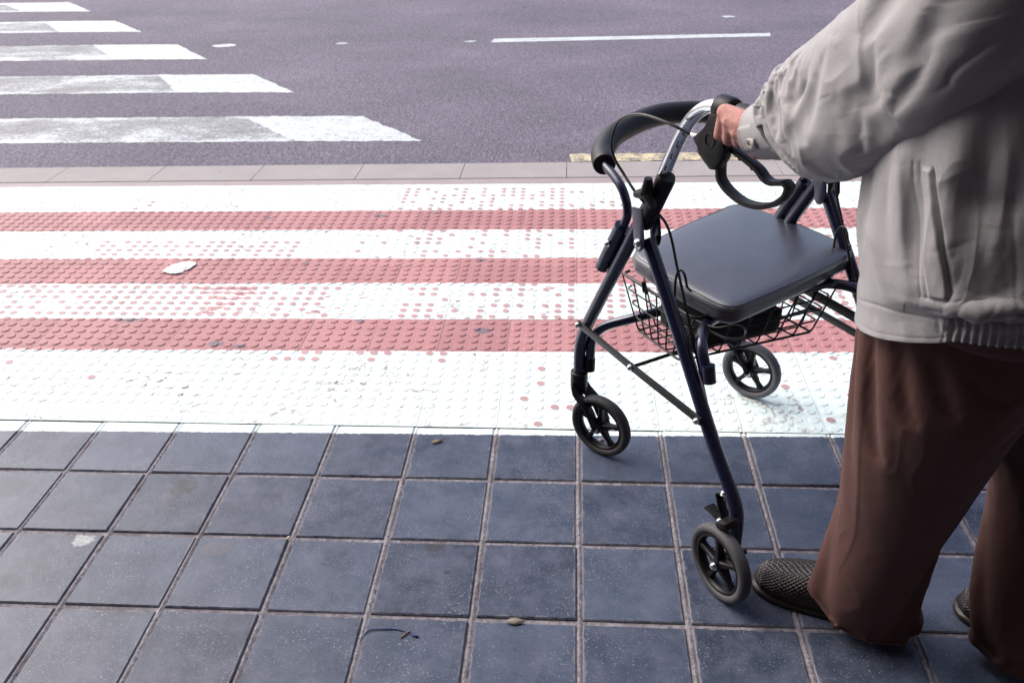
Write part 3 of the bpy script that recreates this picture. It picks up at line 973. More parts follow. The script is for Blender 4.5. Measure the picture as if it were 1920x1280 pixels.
# black bag lying in the basket
bm = B()
box(bm, (0, 0, 0), (.215, .150, .070), None, .018)
bmesh.ops.subdivide_edges(bm, edges=bm.edges[:], cuts=3, use_grid_fill=True)
for v in bm.verts:
    n = mnoise.noise_vector(v.co * 16)
    v.co += n * .006
    if v.co.z > .02: v.co.z -= .012 * max(0, abs(v.co.x) / .11) ** 2
bag = obj("bag", bm, FABRIC_B, None, True)
M_ = Matrix.Translation((.27808, -.33584, 0)) @ Matrix.Rotation(RZ, 4, 'Z')
bag.matrix_world = M_ @ Matrix.Translation((.245, .362, .378)) @ Matrix.Rotation(math.radians(-6), 4, 'Z')
thing(bag, "soft black bag lying in the wire basket under the walker seat", "bag")
# ================================================================== PERSON: cloth surfaces
#CLOTHBASE
GF = np.array([-.766, .643, 0.0])           # the way the person faces
GL = np.array([-.643, -.766, 0.0])          # the person's left
def crn(keys, n):
    """Catmull-Rom through key rows; returns n rows, evenly in the key parameter (column 0)"""
    K = np.array(keys, float)
    t = np.linspace(K[0, 0], K[-1, 0], n)
    out = np.zeros((n, K.shape[1] - 1))
    for i, tt in enumerate(t):
        k = min(max(np.searchsorted(K[:, 0], tt, side='right') - 1, 0), len(K) - 2)
        t1, t2 = K[k, 0], K[k + 1, 0]
        u = (tt - t1) / (t2 - t1)
        p1, p2 = K[k, 1:], K[k + 1, 1:]
        m1 = (p2 - K[k - 1, 1:]) / (t2 - K[k - 1, 0]) if k > 0 else (p2 - p1) / (t2 - t1)
        m2 = (K[k + 2, 1:] - p1) / (K[k + 2, 0] - t1) if k + 2 < len(K) else (p2 - p1) / (t2 - t1)
        h = t2 - t1
        out[i] = (2 * u**3 - 3 * u**2 + 1) * p1 + (u**3 - 2 * u**2 + u) * h * m1 + (-2 * u**3 + 3 * u**2) * p2 + (u**3 - u**2) * h * m2
    return t, out
def sweep(keys, nt, nth, ref, horizontal=False, power=1.0, th=None):
    """rows (t, cx, cy, cz, a, b) -> t, theta, P[nt, nth, 3]; theta 0 along ref, 90 deg along t x ref"""
    t, K = crn(keys, nt)
    C, a, b = K[:, :3], K[:, 3], K[:, 4]
    T = np.gradient(C, axis=0)
    if horizontal: T[:] = (0, 0, 1)
    T /= np.linalg.norm(T, axis=1, keepdims=True)
    ref = np.array(ref, float)
    e1 = ref - (T @ ref)[:, None] * T
    e1 /= np.linalg.norm(e1, axis=1, keepdims=True)
    e2 = np.cross(T, e1)
    if th is None: th = np.linspace(0, 2 * np.pi, nth, endpoint=False)
    c, s = np.cos(th), np.sin(th)
    if power != 1.0:
        c = np.sign(c) * np.abs(c)**power; s = np.sign(s) * np.abs(s)**power
    P = C[:, None, :] + e1[:, None, :] * (a[:, None] * c)[..., None] + e2[:, None, :] * (b[:, None] * s)[..., None]
    return t, th, P
TORSO = [(.680, .530, -.512, .680, .172, .201), (.705, .530, -.512, .705, .173, .202), (.727, .530, -.512, .727, .176, .204),
         (.750, .530, -.511, .750, .175, .211), (.82, .529, -.510, .82, .190, .213), (.88, .526, -.508, .88, .192, .211), (.94, .522, -.502, .94, .188, .207),
         (1.02, .511, -.487, 1.02, .165, .203), (1.10, .497, -.468, 1.10, .148, .205), (1.15, .487, -.455, 1.15, .125, .188),
         (1.185, .478, -.444, 1.185, .092, .125), (1.225, .470, -.434, 1.225, .066, .066)]
def torso(nt, nth, th=None):
    """the jacket's body: its hem hangs low in front and rides up over the hips"""
    t, th, P = sweep(TORSO, nt, nth, GF, True, 1.0, th)
    k = np.clip((1.02 - t) / .34, 0, 1)**1.1
    c = np.cos(th)
    sh = np.where(c > 0, 1 - c, 1 - .25 * c)
    P = P.copy(); P[..., 2] += .083 * k[:, None] * sh[None, :]
    return t, th, P
SLEEVE = [(-0.02, 0.26, -0.296, 0.8905, 0.0425, 0.039), (0, 0.267, -0.312, 0.899, 0.045, 0.041), (0.02, 0.2745, -0.328, 0.912, 0.054, 0.048), (0.05, 0.287, -0.354, 0.934, 0.059, 0.054), (0.1, 0.296, -0.395, 0.964, 0.068, 0.063), (0.2, 0.325, -0.478, 1.012, 0.077, 0.071), (0.29, 0.358, -0.534, 1.058, 0.086, 0.079), (0.36, 0.375, -0.574, 1.101, 0.091, 0.085), (0.42, 0.393, -0.595, 1.15, 0.088, 0.084), (0.46, 0.425, -0.568, 1.185, 0.06, 0.06)]
CUFF = [(0, 0.2481, -0.2668, 0.8795, 0.04, 0.036), (0.02, 0.2553, -0.2828, 0.8855, 0.0408, 0.037), (0.05, 0.266, -0.309, 0.896, 0.0418, 0.038), (0.09, 0.2786, -0.3429, 0.9081, 0.042, 0.039)]
LEG = [(.012, .500, -.355, .058, .116, .082), (.03, .501, -.357, .070, .113, .080), (.09, .500, -.364, .090, .097, .075), (.15, .499, -.379, .145, .090, .075), (.29, .500, -.409, .292, .089, .080),
       (.39, .494, -.432, .394, .102, .086), (.50, .487, -.458, .499, .114, .095), (.58, .482, -.482, .582, .122, .104), (.66, .480, -.500, .660, .128, .112), (.74, .495, -.505, .74, .130, .125), (.82, .52, -.51, .82, .13, .13)]
LEGR = [(.012, .758, -.425, .040, .106, .080), (.09, .752, -.425, .090, .098, .076), (.29, .740, -.415, .292, .092, .080), (.39, .730, -.410, .394, .102, .086),
        (.50, .70, -.405, .499, .114, .095), (.58, .665, -.42, .582, .120, .104), (.66, .63, -.44, .660, .125, .112), (.74, .59, -.46, .74, .125, .125), (.82, .55, -.48, .82, .13, .13)]
LEGREF = (-.82, .57, 0)
#ENDCLOTHBASE
FOLDS = {
    'torso': [
        ([(0.9368, 59.0), (0.8931, 61.5), (0.8384, 64.5), (0.8057, 67.0), (0.7729, 70.0), (0.751, 69.5)], 0.007, 0.01, 0.016),
        ([(0.9313, 59.5), (0.8931, 62.5), (0.8412, 65.5), (0.8057, 68.5)], 0.004, 0.004, 0.01),
        ([(0.8398, 35.0), (0.8262, 49.0), (0.7879, 55.0), (0.7551, 59.5), (0.7292, 63.5)], 0.005, 0.014, 0.014),
        ([(0.904, 51.5), (0.8466, 57.0), (0.7934, 61.0)], -0.005, 0.014, 0.012),
        ([(0.9177, 66.0), (0.8576, 70.0), (0.7865, 73.5)], -0.004, 0.01, 0.008),
        ([(0.8412, 83.0), (0.8166, 88.0), (0.7865, 91.5), (0.7497, 93.5)], 0.009, 0.016, 0.016),
        ([(0.7456, 89.0), (0.7415, 93.5), (0.736, 97.5)], 0.008, 0.014, 0.01),
        ([(0.7333, 98.5), (0.7565, 102.5), (0.7661, 104.5)], 0.009, 0.016, 0.012),
        ([(0.7633, 95.0), (0.7374, 97.5)], -0.006, 0.008, 0.008),
        ([(0.9259, 77.0), (0.8958, 89.5), (0.9136, 99.5)], -0.009, 0.026, 0.026),
        ([(0.8671, 93.0), (0.8166, 98.5), (0.7688, 101.5)], 0.005, 0.02, 0.02),
        ([(0.833, 97.5), (0.7702, 103.5)], -0.004, 0.008, 0.008),
        ([(0.9054, 97.5), (0.8357, 101.0), (0.7346, 107.5)], -0.0016, 0.0022, 0.0022),
        ([(0.7456, 74.5), (0.7456, 82.0), (0.7278, 87.5)], 0.004, 0.012, 0.012),
        ([(0.7169, 31.5), (0.7292, 53.0), (0.7264, 70.5), (0.7196, 81.5)], -0.0016, 0.002, 0.002),
        ([(0.7223, 82.0), (0.6964, 84.0), (0.68, 88.5)], -0.002, 0.0025, 0.0025),
        ([(0.721, 83.5), (0.6964, 85.5), (0.68, 89.5)], 0.002, 0.004, 0.004),
        ([(0.706, 54.0), (0.68, 61.5)], 0.0015, 0.006, 0.006),
        ([(0.7141, 68.5), (0.68, 72.5)], 0.0016, 0.007, 0.007),
        ([(0.7141, 76.0), (0.68, 81.0)], 0.0014, 0.006, 0.006),
    ],
    'pocket': [
        ([(0.93, 68.0), (0.9122, 68.5), (0.8617, 72.5), (0.8043, 76.0), (0.7633, 79.0), (0.7688, 85.5)], 0.0, 0.0, 0.0),
        ([(0.9313, 71.5), (0.8972, 74.5), (0.8576, 78.5), (0.807, 82.5), (0.7702, 85.0)], 0.0, 0.0, 0.0),
    ],
    'sleeve': [
        ([(0.0931, 75.0), (0.1027, 99.0), (0.0955, 125.5), (0.0522, 159.0)], -0.022, 0.007, 0.017),
        ([(0.0798, 65.0), (0.075, 94.0), (0.0438, 117.5), (0.0209, 160.5)], 0.009, 0.009, 0.007),
        ([(0.1448, 73.5), (0.1376, 95.5), (0.1183, 117.5)], 0.008, 0.008, 0.014),
        ([(0.1965, 64.0), (0.1785, 78.0), (0.1544, 92.5), (0.1364, 100.0)], 0.01, 0.01, 0.012),
        ([(0.1821, 65.5), (0.1713, 73.0), (0.1568, 80.5)], -0.012, 0.006, 0.006),
        ([(0.2988, 62.5), (0.2832, 76.5), (0.2687, 86.0), (0.2447, 85.0), (0.2254, 85.5)], 0.009, 0.009, 0.02),
        ([(0.3253, 77.0), (0.3024, 92.0), (0.2627, 98.0)], -0.007, 0.01, 0.012),
        ([(0.3914, 104.0), (0.3529, 105.0), (0.312, 108.0), (0.2531, 104.0)], -0.006, 0.006, 0.012),
        ([(0.3914, 109.5), (0.3553, 109.5), (0.3217, 115.5), (0.2555, 110.5)], 0.006, 0.012, 0.012),
        ([(0.3758, 105.5), (0.3337, 107.5), (0.2856, 105.0)], 0.005, 0.008, 0.008),
        ([(0.0221, 163.5), (0.0438, 181.0), (0.1424, 173.5), (0.2038, 154.5), (0.2314, 144.0), (0.2916, 139.5), (0.3565, 133.5)], -0.0018, 0.0018, 0.0018),
        ([(0.1653, 99.5), (0.1893, 119.5), (0.1989, 144.0)], 0.006, 0.012, 0.016),
        ([(0.2242, 104.0), (0.223, 122.5), (0.2062, 142.5)], 0.005, 0.012, 0.01),
        ([(0.158, 131.5), (0.1629, 152.5), (0.1665, 164.5)], -0.004, 0.014, 0.014),
        ([(0.2555, 102.5), (0.2471, 120.5), (0.2362, 139.5)], 0.005, 0.01, 0.01),
        ([(0.211, 89.5), (0.2158, 106.0), (0.2122, 117.5)], -0.005, 0.012, 0.012),
        ([(0.0654, 184.0), (0.0582, 185.5)], 0.0013, 0.004, 0.004),
        ([(0.1123, 173.0), (0.1147, 173.5)], 0.0013, 0.004, 0.004),
        ([(0.1376, 171.0), (0.1364, 174.0)], 0.0013, 0.005, 0.005),
        ([(0.1773, 157.0), (0.158, 173.5)], 0.0013, 0.004, 0.004),
        ([(0.0438, 177.5), (0.0365, 177.0)], 0.0013, 0.004, 0.004),
        ([(0.1989, 150.0), (0.1761, 174.5)], 0.002, 0.005, 0.005),
        ([(0.0402, 178.5), (0.045, 182.0)], 0.0015, 0.005, 0.005),
        ([(0.069, 185.5), (0.1015, 177.5)], 0.0015, 0.005, 0.005),
        ([(0.1244, 175.0), (0.1388, 174.5)], 0.0015, 0.006, 0.006),
        ([(0.0293, 173.0), (0.0329, 175.5)], 0.0013, 0.005, 0.005),
        ([(0.4023, 113.5), (0.389, 127.5), (0.3553, 129.0)], -0.0025, 0.003, 0.003),
        ([(0.288, 130.0), (0.3361, 138.5), (0.3758, 137.5)], 0.005, 0.022, 0.022),
        ([(0.1965, 175.5), (0.2567, 168.5), (0.3325, 164.5)], -0.005, 0.022, 0.022),
        ([(0.0558, 138.5), (0.0245, 168.5), (0.0402, 179.5)], 0.006, 0.01, 0.014),
    ],
    'leg': [
        ([(0.6215, 43.0), (0.5365, 54.0), (0.4454, 61.0), (0.3704, 65.0), (0.2915, 67.0), (0.1902, 62.5)], 0.0012, 0.003, 0.008),
        ([(0.3299, 44.5), (0.2996, 57.0), (0.2854, 68.0)], -0.007, 0.008, 0.01),
        ([(0.2408, 36.0), (0.1821, 41.0), (0.1558, 62.0)], 0.008, 0.008, 0.012),
        ([(0.251, 56.5), (0.2024, 62.0), (0.172, 77.0)], -0.008, 0.006, 0.008),
        ([(0.2611, 69.0), (0.2145, 76.0), (0.17, 96.0)], 0.005, 0.01, 0.014),
        ([(0.6134, 33.0), (0.6398, 62.0), (0.662, 83.0)], -0.004, 0.01, 0.012),
        ([(0.5729, 38.5), (0.6094, 65.5), (0.6337, 84.0)], 0.004, 0.012, 0.012),
        ([(0.5041, 39.5), (0.5385, 63.0), (0.5912, 82.0)], -0.004, 0.014, 0.014),
        ([(0.4109, 38.0), (0.4373, 59.0), (0.5, 79.0)], 0.004, 0.016, 0.016),
        ([(0.6661, 79.0), (0.6438, 94.0), (0.6256, 108.5)], -0.005, 0.02, 0.02),
        ([(0.6256, 110.5), (0.5021, 107.5), (0.3502, 109.5)], 0.005, 0.026, 0.026),
        ([(0.5547, 104.5), (0.4049, 103.0), (0.2651, 101.5)], -0.005, 0.02, 0.024),
        ([(0.1963, 107.5), (0.1598, 121.5), (0.1153, 131.5)], 0.004, 0.012, 0.012),
    ],
}
def fold_field(t, th, rad, F):
    """height field of the folds over the (t, theta) grid, metres"""
    nt, nth = len(t), len(th)
    Y = np.repeat(t[:, None], nth, 1)
    r = rad[:, None]
    D = np.zeros((nt, nth))
    for pts, amp, wl, wr in F:
        if amp == 0: continue
        best = np.full((nt, nth), 9.0); sgn = np.zeros((nt, nth)); par = np.zeros((nt, nth))
        P = [(np.radians(a), y) for y, a in pts]
        P = [tuple(v) for v in spline(P, 5)]
        mid = P[len(P) // 2][0]
        X0 = (th[None, :] - mid + np.pi) % (2 * np.pi) - np.pi
        L = [0]
        rm = np.interp(P[len(P) // 2][1], t, rad)
        for a, b in zip(P[:-1], P[1:]):
            L.append(L[-1] + math.hypot((b[0] - a[0]) * rm, b[1] - a[1]))
        for k, (a, b) in enumerate(zip(P[:-1], P[1:])):
            ax, bx = ((a[0] - mid + np.pi) % (2 * np.pi) - np.pi), ((b[0] - mid + np.pi) % (2 * np.pi) - np.pi)
            dx, dy = (bx - ax) * r, b[1] - a[1]
            px, py = (X0 - ax) * r, Y - a[1]
            l2 = dx * dx + dy * dy + 1e-12
            u = np.clip((px * dx + py * dy) / l2, 0, 1)
            qx, qy = px - u * dx, py - u * dy
            d = np.sqrt(qx * qx + qy * qy)
            m = d < best
            best = np.where(m, d, best)
            sgn = np.where(m, px * dy - py * dx, sgn)
            par = np.where(m, (L[k] + u * (L[k + 1] - L[k])) / L[-1], par)
        w_ = np.where(sgn < 0, wl, wr)
        tap = np.sin(np.pi * np.clip(par, 0.04, .96))**.45
        D += amp * tap * np.exp(-(best / w_)**1.7)
    return D

def grid_normals(P):
    dt = np.gradient(P, axis=0)
    dth = np.roll(P, -1, 1) - np.roll(P, 1, 1)
    n = np.cross(dth, dt)
    return n / (np.linalg.norm(n, axis=2, keepdims=True) + 1e-12)

def noise_field(P, sc, seed, octs=2):
    n = np.empty(P.shape[:2])
    flat = (P * np.array(sc)).reshape(-1, 3)
    f = n.reshape(-1)
    for i, v in enumerate(flat):
        x = Vector((v[0] + seed, v[1], v[2]))
        f[i] = mnoise.noise(x) + (.5 * mnoise.noise(x * 2.1) if octs > 1 else 0)
    return n

def crumple(P, sc, seed):
    """sharp-crested wrinkles: ridged noise over a warped domain"""
    n = np.empty(P.shape[:2]); f = n.reshape(-1)
    for i, v in enumerate((P * np.array(sc)).reshape(-1, 3)):
        x = Vector((v[0] + seed, v[1] - seed, v[2]))
        wv = mnoise.noise_vector(x * .6)
        a = 1 - abs(mnoise.noise(x + wv * .9)) * 2.2
        g_ = mnoise.noise(x * .35 + Vector((7, 1, seed))) * 1.6 + .55
        f[i] = max(a, 0)**2.2 * min(max(g_, 0), 1)
    return n

def grid_mesh(P, thick=None, cap0=False, cap1=False):
    nt, nth = P.shape[:2]
    V = P.reshape(-1, 3)
    i = np.arange(nt - 1)[:, None]; j = np.arange(nth)[None, :]
    j2 = (j + 1) % nth
    Fq = np.stack([i * nth + j, i * nth + j2, (i + 1) * nth + j2, (i + 1) * nth + j], -1).reshape(-1, 4)
    F = [tuple(f) for f in Fq.tolist()]
    if cap0: F.append(tuple(range(nth))[::-1])
    if cap1: F.append(tuple((nt - 1) * nth + k for k in range(nth)))
    return [tuple(v) for v in V.tolist()], F

def join(*ms):
    V, F = [], []
    for v, f in ms:
        o = len(V); V += v; F += [tuple(k + o for k in q) for q in f]
    return V, F

def rad_of(P):
    return np.linalg.norm(P - P.mean(1, keepdims=True), axis=2).mean(1)

# ---- cloth: the swept pieces are hung on the body and left to settle under their own weight
def collider(segs=None, mesh=None, thick=.003):
    out = []
    for a, b, ra, rb in segs or []:
        bm = bmesh.new()
        a, b = Vector(a), Vector(b)
        L = (b - a).length
        prof = [(ra * math.cos(x), -ra * math.sin(x)) for x in np.linspace(math.pi / 2, 0, 6)] + [(rb * math.cos(x), L + rb * math.sin(x)) for x in np.linspace(0, math.pi / 2, 6)]
        lathe(bm, prof, a, b - a, 20)
        out.append(obj("collider", bm, JACKET))
    if mesh: out.append(obj("collider", mesh, JACKET))
    for o in out:
        o.modifiers.new("collision", 'COLLISION')
        o.collision.thickness_outer = thick
        o.collision.cloth_friction = 15
    return out

def settle(P, pin, frames, shrink, bend, tension, colliders, gravity=1.0):
    """P[nt, nth, 3] -> the same grid after the cloth has settled; pin[nt, nth] holds points in place"""
    V, F = grid_mesh(P)
    o = obj("cloth", (V, F), JACKET)
    vg = o.vertex_groups.new(name="pin")
    for i, k in enumerate(pin.ravel().tolist()): vg.add([i], k, 'REPLACE')
    m = o.modifiers.new("cloth", 'CLOTH'); s = m.settings
    s.quality = 6; s.mass = .25
    s.tension_stiffness = s.compression_stiffness = tension; s.shear_stiffness = tension * .35; s.bending_stiffness = bend
    s.tension_damping = s.compression_damping = 8; s.shear_damping = 6; s.bending_damping = .7; s.air_damping = 3
    s.vertex_group_mass = "pin"; s.pin_stiffness = 1.0; s.shrink_min = shrink; s.effector_weights.gravity = gravity
    k = m.collision_settings
    k.use_collision = True; k.collision_quality = 2; k.distance_min = .003; k.use_self_collision = False
    m.point_cache.frame_start = 1; m.point_cache.frame_end = frames
    S.frame_start, S.frame_end = 1, frames
    for f in range(1, frames + 1): S.frame_set(f)
    ev = o.evaluated_get(bpy.context.evaluated_depsgraph_get()).to_mesh()
    q = np.empty(len(V) * 3); ev.vertices.foreach_get("co", q)
    q = q.reshape(P.shape)
    for x in [o] + colliders:
        me = x.data
        bpy.data.objects.remove(x); bpy.data.meshes.remove(me)
    S.frame_set(1)
    if not np.isfinite(q).all(): return P
    return q

def start_noise(P, k, seed):
    N = grid_normals(P)
    if np.mean(np.sum(N * (P - P.mean(1, keepdims=True)), -1)) < 0: N = -N
    return P + N * ((noise_field(P, (6, 6, 4), seed) * k + noise_field(P, (18, 18, 14), seed + 3) * k * .3))[..., None]

def drape_sleeve():
    nt, nth = 88, 96
    t, th, Q = sweep(SLEEVE, nt, nth, (0, 0, 1))
    C = Q.mean(1)
    Q = np.where((t > .05)[:, None, None], start_noise(Q, .004, 11.0), Q)
    def up(v, k): return Vector(C[np.argmin(abs(t - v))]) + Vector((0, 0, k))
    arm = collider([(up(-.01, .002), up(.07, .022), .034, .044), (up(.07, .022), up(.19, .030), .044, .050), (up(.19, .030), up(.30, .026), .050, .056), (up(.30, .026), up(.41, .014), .056, .064)])
    pin = np.full((nt, nth), .004)
    pin[:] = (.004 + .5 * np.clip(1 - (t - .012) / .035, 0, 1)**2)[:, None]
    pin[t < .012] = 1; pin[-5:] = 1
    return t, settle(Q, pin, 36, -.10, 3.5, 30, arm)

def drape_torso():
    nt, nth = 72, 132
    t, th, Q = torso(nt, nth)
    Q = np.where((t > .735)[:, None, None], start_noise(Q, .004, 11.0), Q)
    tb, _, Bo = torso(40, 48)
    c = Bo.mean(1, keepdims=True)
    f = np.interp(tb, [.68, .74, .80, .95, 1.05, 1.12, 1.23], [.90, .86, .84, .88, .93, .97, .98])
    body = collider(None, grid_mesh(c + (Bo - c) * f[:, None, None]))
    pin = np.full((nt, nth), .003)
    front = (np.cos(th) > .30)[None, :] & ((t > .729) & (t < .90))[:, None]
    pin[front] = .12
    pin[t <= .729] = 1; pin[t > 1.05] = .05; pin[t > 1.12] = 1
    P = settle(Q, pin, 32, -.010, 3.0, 25, body)
    # in front the body runs flush into the waistband; it only blouses where the elastic begins
    flat = torso(nt, nth)[2]
    m = (np.clip((.83 - t) / .09, 0, 1)[:, None] * np.clip((np.cos(th) - .02) / .22, 0, 1)[None, :])[..., None]
    return t, P * (1 - m) + flat * m

def drape_leg():
    nt, nth = 96, 80
    t, th, Q = sweep(LEG, nt, nth, LEGREF)
    Q[..., 2] += (.045 * np.clip(1 - (t - t[0]) / .14, 0, 1))[:, None] * (np.clip(np.cos(th), 0, 1)**1.3)[None, :]
    Q = start_noise(Q, .002, 15.0)
    hip, knee, ank, toe, heel = Vector((.485, -.500, .76)), Vector((.474, -.445, .44)), Vector((.520, -.368, .10)), Vector((.41, -.317, .030)), Vector((.545, -.382, .035))
    limb = collider([(hip, knee, .116, .074), (knee, ank, .070, .044), (ank + Vector((0, 0, -.02)), toe, .038, .030), (ank, heel, .038, .028)])
    pin = np.full((nt, nth), .002)
    pin[t > .70] = 1
    return t, settle(Q, pin, 34, -.004, 6.0, 30, limb)

def resample(P, t0, t, th):
    """bicubic: rows at parameters t0 (even), columns round the full turn -> new rows t, columns th"""
    nt, nth = P.shape[:2]
    def w4(f): return (-.5 * f + f**2 - .5 * f**3, 1 - 2.5 * f**2 + 1.5 * f**3, .5 * f + 2 * f**2 - 1.5 * f**3, -.5 * f**2 + .5 * f**3)
    x = np.asarray(th) / (2 * np.pi) * nth; i = np.floor(x).astype(int); W = w4(x - i)
    A = sum(P[:, (i + k - 1) % nth] * W[k][None, :, None] for k in range(4))
    y = (np.asarray(t) - t0[0]) / (t0[-1] - t0[0]) * (nt - 1); j = np.clip(np.floor(y).astype(int), 0, nt - 2); W = w4(y - j)
    return sum(A[np.clip(j + k - 1, 0, nt - 1)] * W[k][:, None, None] for k in range(4))

# ---- materials of the clothes
def weave(T, g, p, b, sc, k, extra=None, dist=.0006):
    # a close weave: two crossed sets of threads plus a little slub
    x = g.noise(g.vmul(p, (1, 1, .12)), sc, 2, .6); y = g.noise(g.vmul(p, (.15, .15, 1)), sc, 2, .6)
    s = g.noise(p, 14, 4, .6)
    h = g.math('ADD', g.math('ADD', x, y), g.math('MULTIPLY', s, .0))
    T.links.new(g.bump(h, k, dist), b.inputs["Normal"])
    return x, y, s
def jacket_nodes(T, b):
    g = G(T); p = g.pos()
    x, y, s = weave(T, g, p, b, 900, .4, None, .0006)
    c = g.mix(s, (.312, .300, .306), (.362, .350, .356))
    c = g.mix(.35, c, g.ramp(x, [(.3, .82), (.7, 1.12)]), 'MULTIPLY')
    T.links.new(c, b.inputs["Base Color"])
    b.inputs["Sheen Weight"].default_value = .25
    b.inputs["Sheen Roughness"].default_value = .4
JACKET = mat("grey_polycotton", rough=.62, spec=.35, build=jacket_nodes)
def trouser_nodes(T, b):
    g = G(T); p = g.pos()
    x, y, s = weave(T, g, p, b, 900, .4, None, .0006)
    c = g.mix(s, (.088, .039, .032), (.112, .052, .044))
    c = g.mix(.4, c, g.ramp(y, [(.3, .8), (.7, 1.15)]), 'MULTIPLY')
    T.links.new(c, b.inputs["Base Color"])
    b.inputs["Sheen Weight"].default_value = .04
TROUSER = mat("brown_wool", rough=.8, spec=.25, build=trouser_nodes)
def skin_nodes(T, b):
    g = G(T); p = g.pos()
    n = g.noise(p, 60, 4, .6); n2 = g.noise(p, 130, 3, .6); v = g.voro(p, 420, 'DISTANCE_TO_EDGE')
    c = g.mix(n, (.46, .19, .162), (.58, .30, .262))
    c = g.mix(g.ramp(n2, [(.56, 0.0), (.68, .7)]), c, (.33, .095, .075))
    T.links.new(c, b.inputs["Base Color"])
    b.inputs["Subsurface Weight"].default_value = .12
    b.inputs["Subsurface Radius"].default_value = (.006, .002, .001)
    wr = g.noise(g.vmul(p, (1, 1, 1)), 260, 3, .65)
    T.links.new(g.bump(g.math('ADD', g.math('MULTIPLY', v, 1.2), wr), .7, .0018), b.inputs["Normal"])
SKIN = mat("aged_skin", rough=.5, spec=.4, build=skin_nodes)
HAIR = mat("grey_hair", (.35, .34, .33), rough=.7, build=grain(120, .6, .003))
def leather_nodes(T, b):
    g = G(T); p = g.pos()
    n = g.noise(p, 70, 4, .6)
    c = g.mix(n, (.008, .0055, .005), (.024, .016, .014))
    T.links.new(c, b.inputs["Base Color"])
    T.links.new(g.math('ADD', .25, g.math('MULTIPLY', n, .25)), b.inputs["Roughness"])
    T.links.new(g.bump(n, .25, .001), b.inputs["Normal"])
LEATHER = mat("dark_leather", rough=.35, spec=.5, build=leather_nodes)
BUTTON = mat("bone_button", (.50, .46, .37), rough=.35, build=grain(200, .05, .0003))

per = thing(empty("person", (.60, -.44, 0)), "person in grey jacket and brown trousers pushing the walking frame towards the crossing", "person")
PV = Vector(per.location)
def kid(name, geo, m, parent=per, smooth=True, label=None):
    o = obj(name, geo, m, parent, smooth, label)
    # built in world coordinates: take the parent's place off
    off = Vector((0, 0, 0)); q = parent
    while q is not None:
        off += Vector(q.location); q = q.parent
    for v in o.data.vertices: v.co -= off
    return o

# ---- jacket body
tha = np.radians(np.concatenate([np.linspace(0, 22, 24, endpoint=False), np.linspace(22, 122, 330, endpoint=False), np.linspace(122, 360, 110, endpoint=False)]))
tc, PC = drape_torso()
t, th = np.linspace(tc[0], tc[-1], 260), tha
P = resample(PC, tc, t, th)
rad = rad_of(P)
D = fold_field(t, th, rad, [f if abs(f[1]) < .0021 else (f[0], f[1] * .8, f[2], f[3]) for f in FOLDS['torso']])
TT = np.repeat(t[:, None], len(th), 1); HH = np.repeat(th[None, :], len(t), 0)
deg = np.degrees(HH)
# pocket welt
(pl_, _, _, _), (pr_, _, _, _) = FOLDS['pocket'][0], FOLDS['pocket'][1]
yl = [v[0] for v in pl_[:5]][::-1]; al = [v[1] for v in pl_[:5]][::-1]
yr = [v[0] for v in pr_][::-1]; ar = [v[1] for v in pr_][::-1]
TL_ = np.interp(TT, yl, al); TR_ = np.interp(TT, yr, ar)
sl_ = np.radians(deg - TL_) * rad[:, None]; sr_ = np.radians(TR_ - deg) * rad[:, None]
ytop, ybot = yl[-1], min(yl[0], yr[0])
def sm(x, w_): return np.clip(x / w_ + .5, 0, 1)
inside = sm(sl_, .002) * sm(sr_, .002) * sm(TT - ybot, .003) * sm(ytop - TT, .003)
D += .0034 * inside
D += -.0065 * np.exp(-((sr_ + .0018) / .0015)**2) * sm(TT - ybot, .012) * sm(ytop - TT, .012)
for o_ in (.0035, .0095):
    D += -.0010 * np.exp(-((sl_ + o_) / .0012)**2) * sm(TT - ybot + .006, .003) * sm(ytop + .006 - TT, .003)
D += -.0012 * np.exp(-((TT - ybot + .004) / .0014)**2) * sm(sl_ + .008, .003) * sm(sr_ + .010, .003)
# elastic at the sides and back of the waistband
el = sm(deg - 86, 3) * sm(200 - deg, 3) + sm(deg - 200, 3) * sm(300 - deg, 3)
arc = HH * rad[:, None]
wob = noise_field(P, (9, 9, 6), 2.0, 1)
rip = np.sin(arc / .0068 * 2 * np.pi + wob * 9 + TT * 60) * .5 + .5
band = sm(.724 - TT, .006)
D += el * band * (-.0045 + .0040 * rip**1.2 * (1 - .6 * np.exp(-((TT - .702) / .007)**2)))
D += el * (1 - band) * np.exp(-np.maximum(TT - .724, 0) / .028) * (.0055 * (np.sin(arc / .026 * 2 * np.pi + wob * 9) * .5 + .5)**1.5)
D += el * np.exp(-((TT - .726) / .005)**2) * -.006
# stitched hem and smaller creases
D += -.0008 * np.exp(-((TT - .688) / .0012)**2)
D += noise_field(P, (5, 5, 2.2), 5.0) * .0016 * np.clip((TT - .70) / .05, .25, 1)
D += noise_field(P, (16, 16, 5), 8.0) * .0006
D += noise_field(P, (60, 60, 60), 3.0, 1) * .00025
D += crumple(P, (14, 14, 8), 2.0) * .0020
N = grid_normals(P)
if (N[5, 0] @ GF) < 0: N = -N
P2 = P + N * D[..., None]
inner = P2[:30] - N[:30] * .0035
body_m = grid_mesh(P2)
lin = grid_mesh(np.concatenate([inner[::-1][:-1], inner[:1], P2[:1]]))
jm = join(body_m, lin)

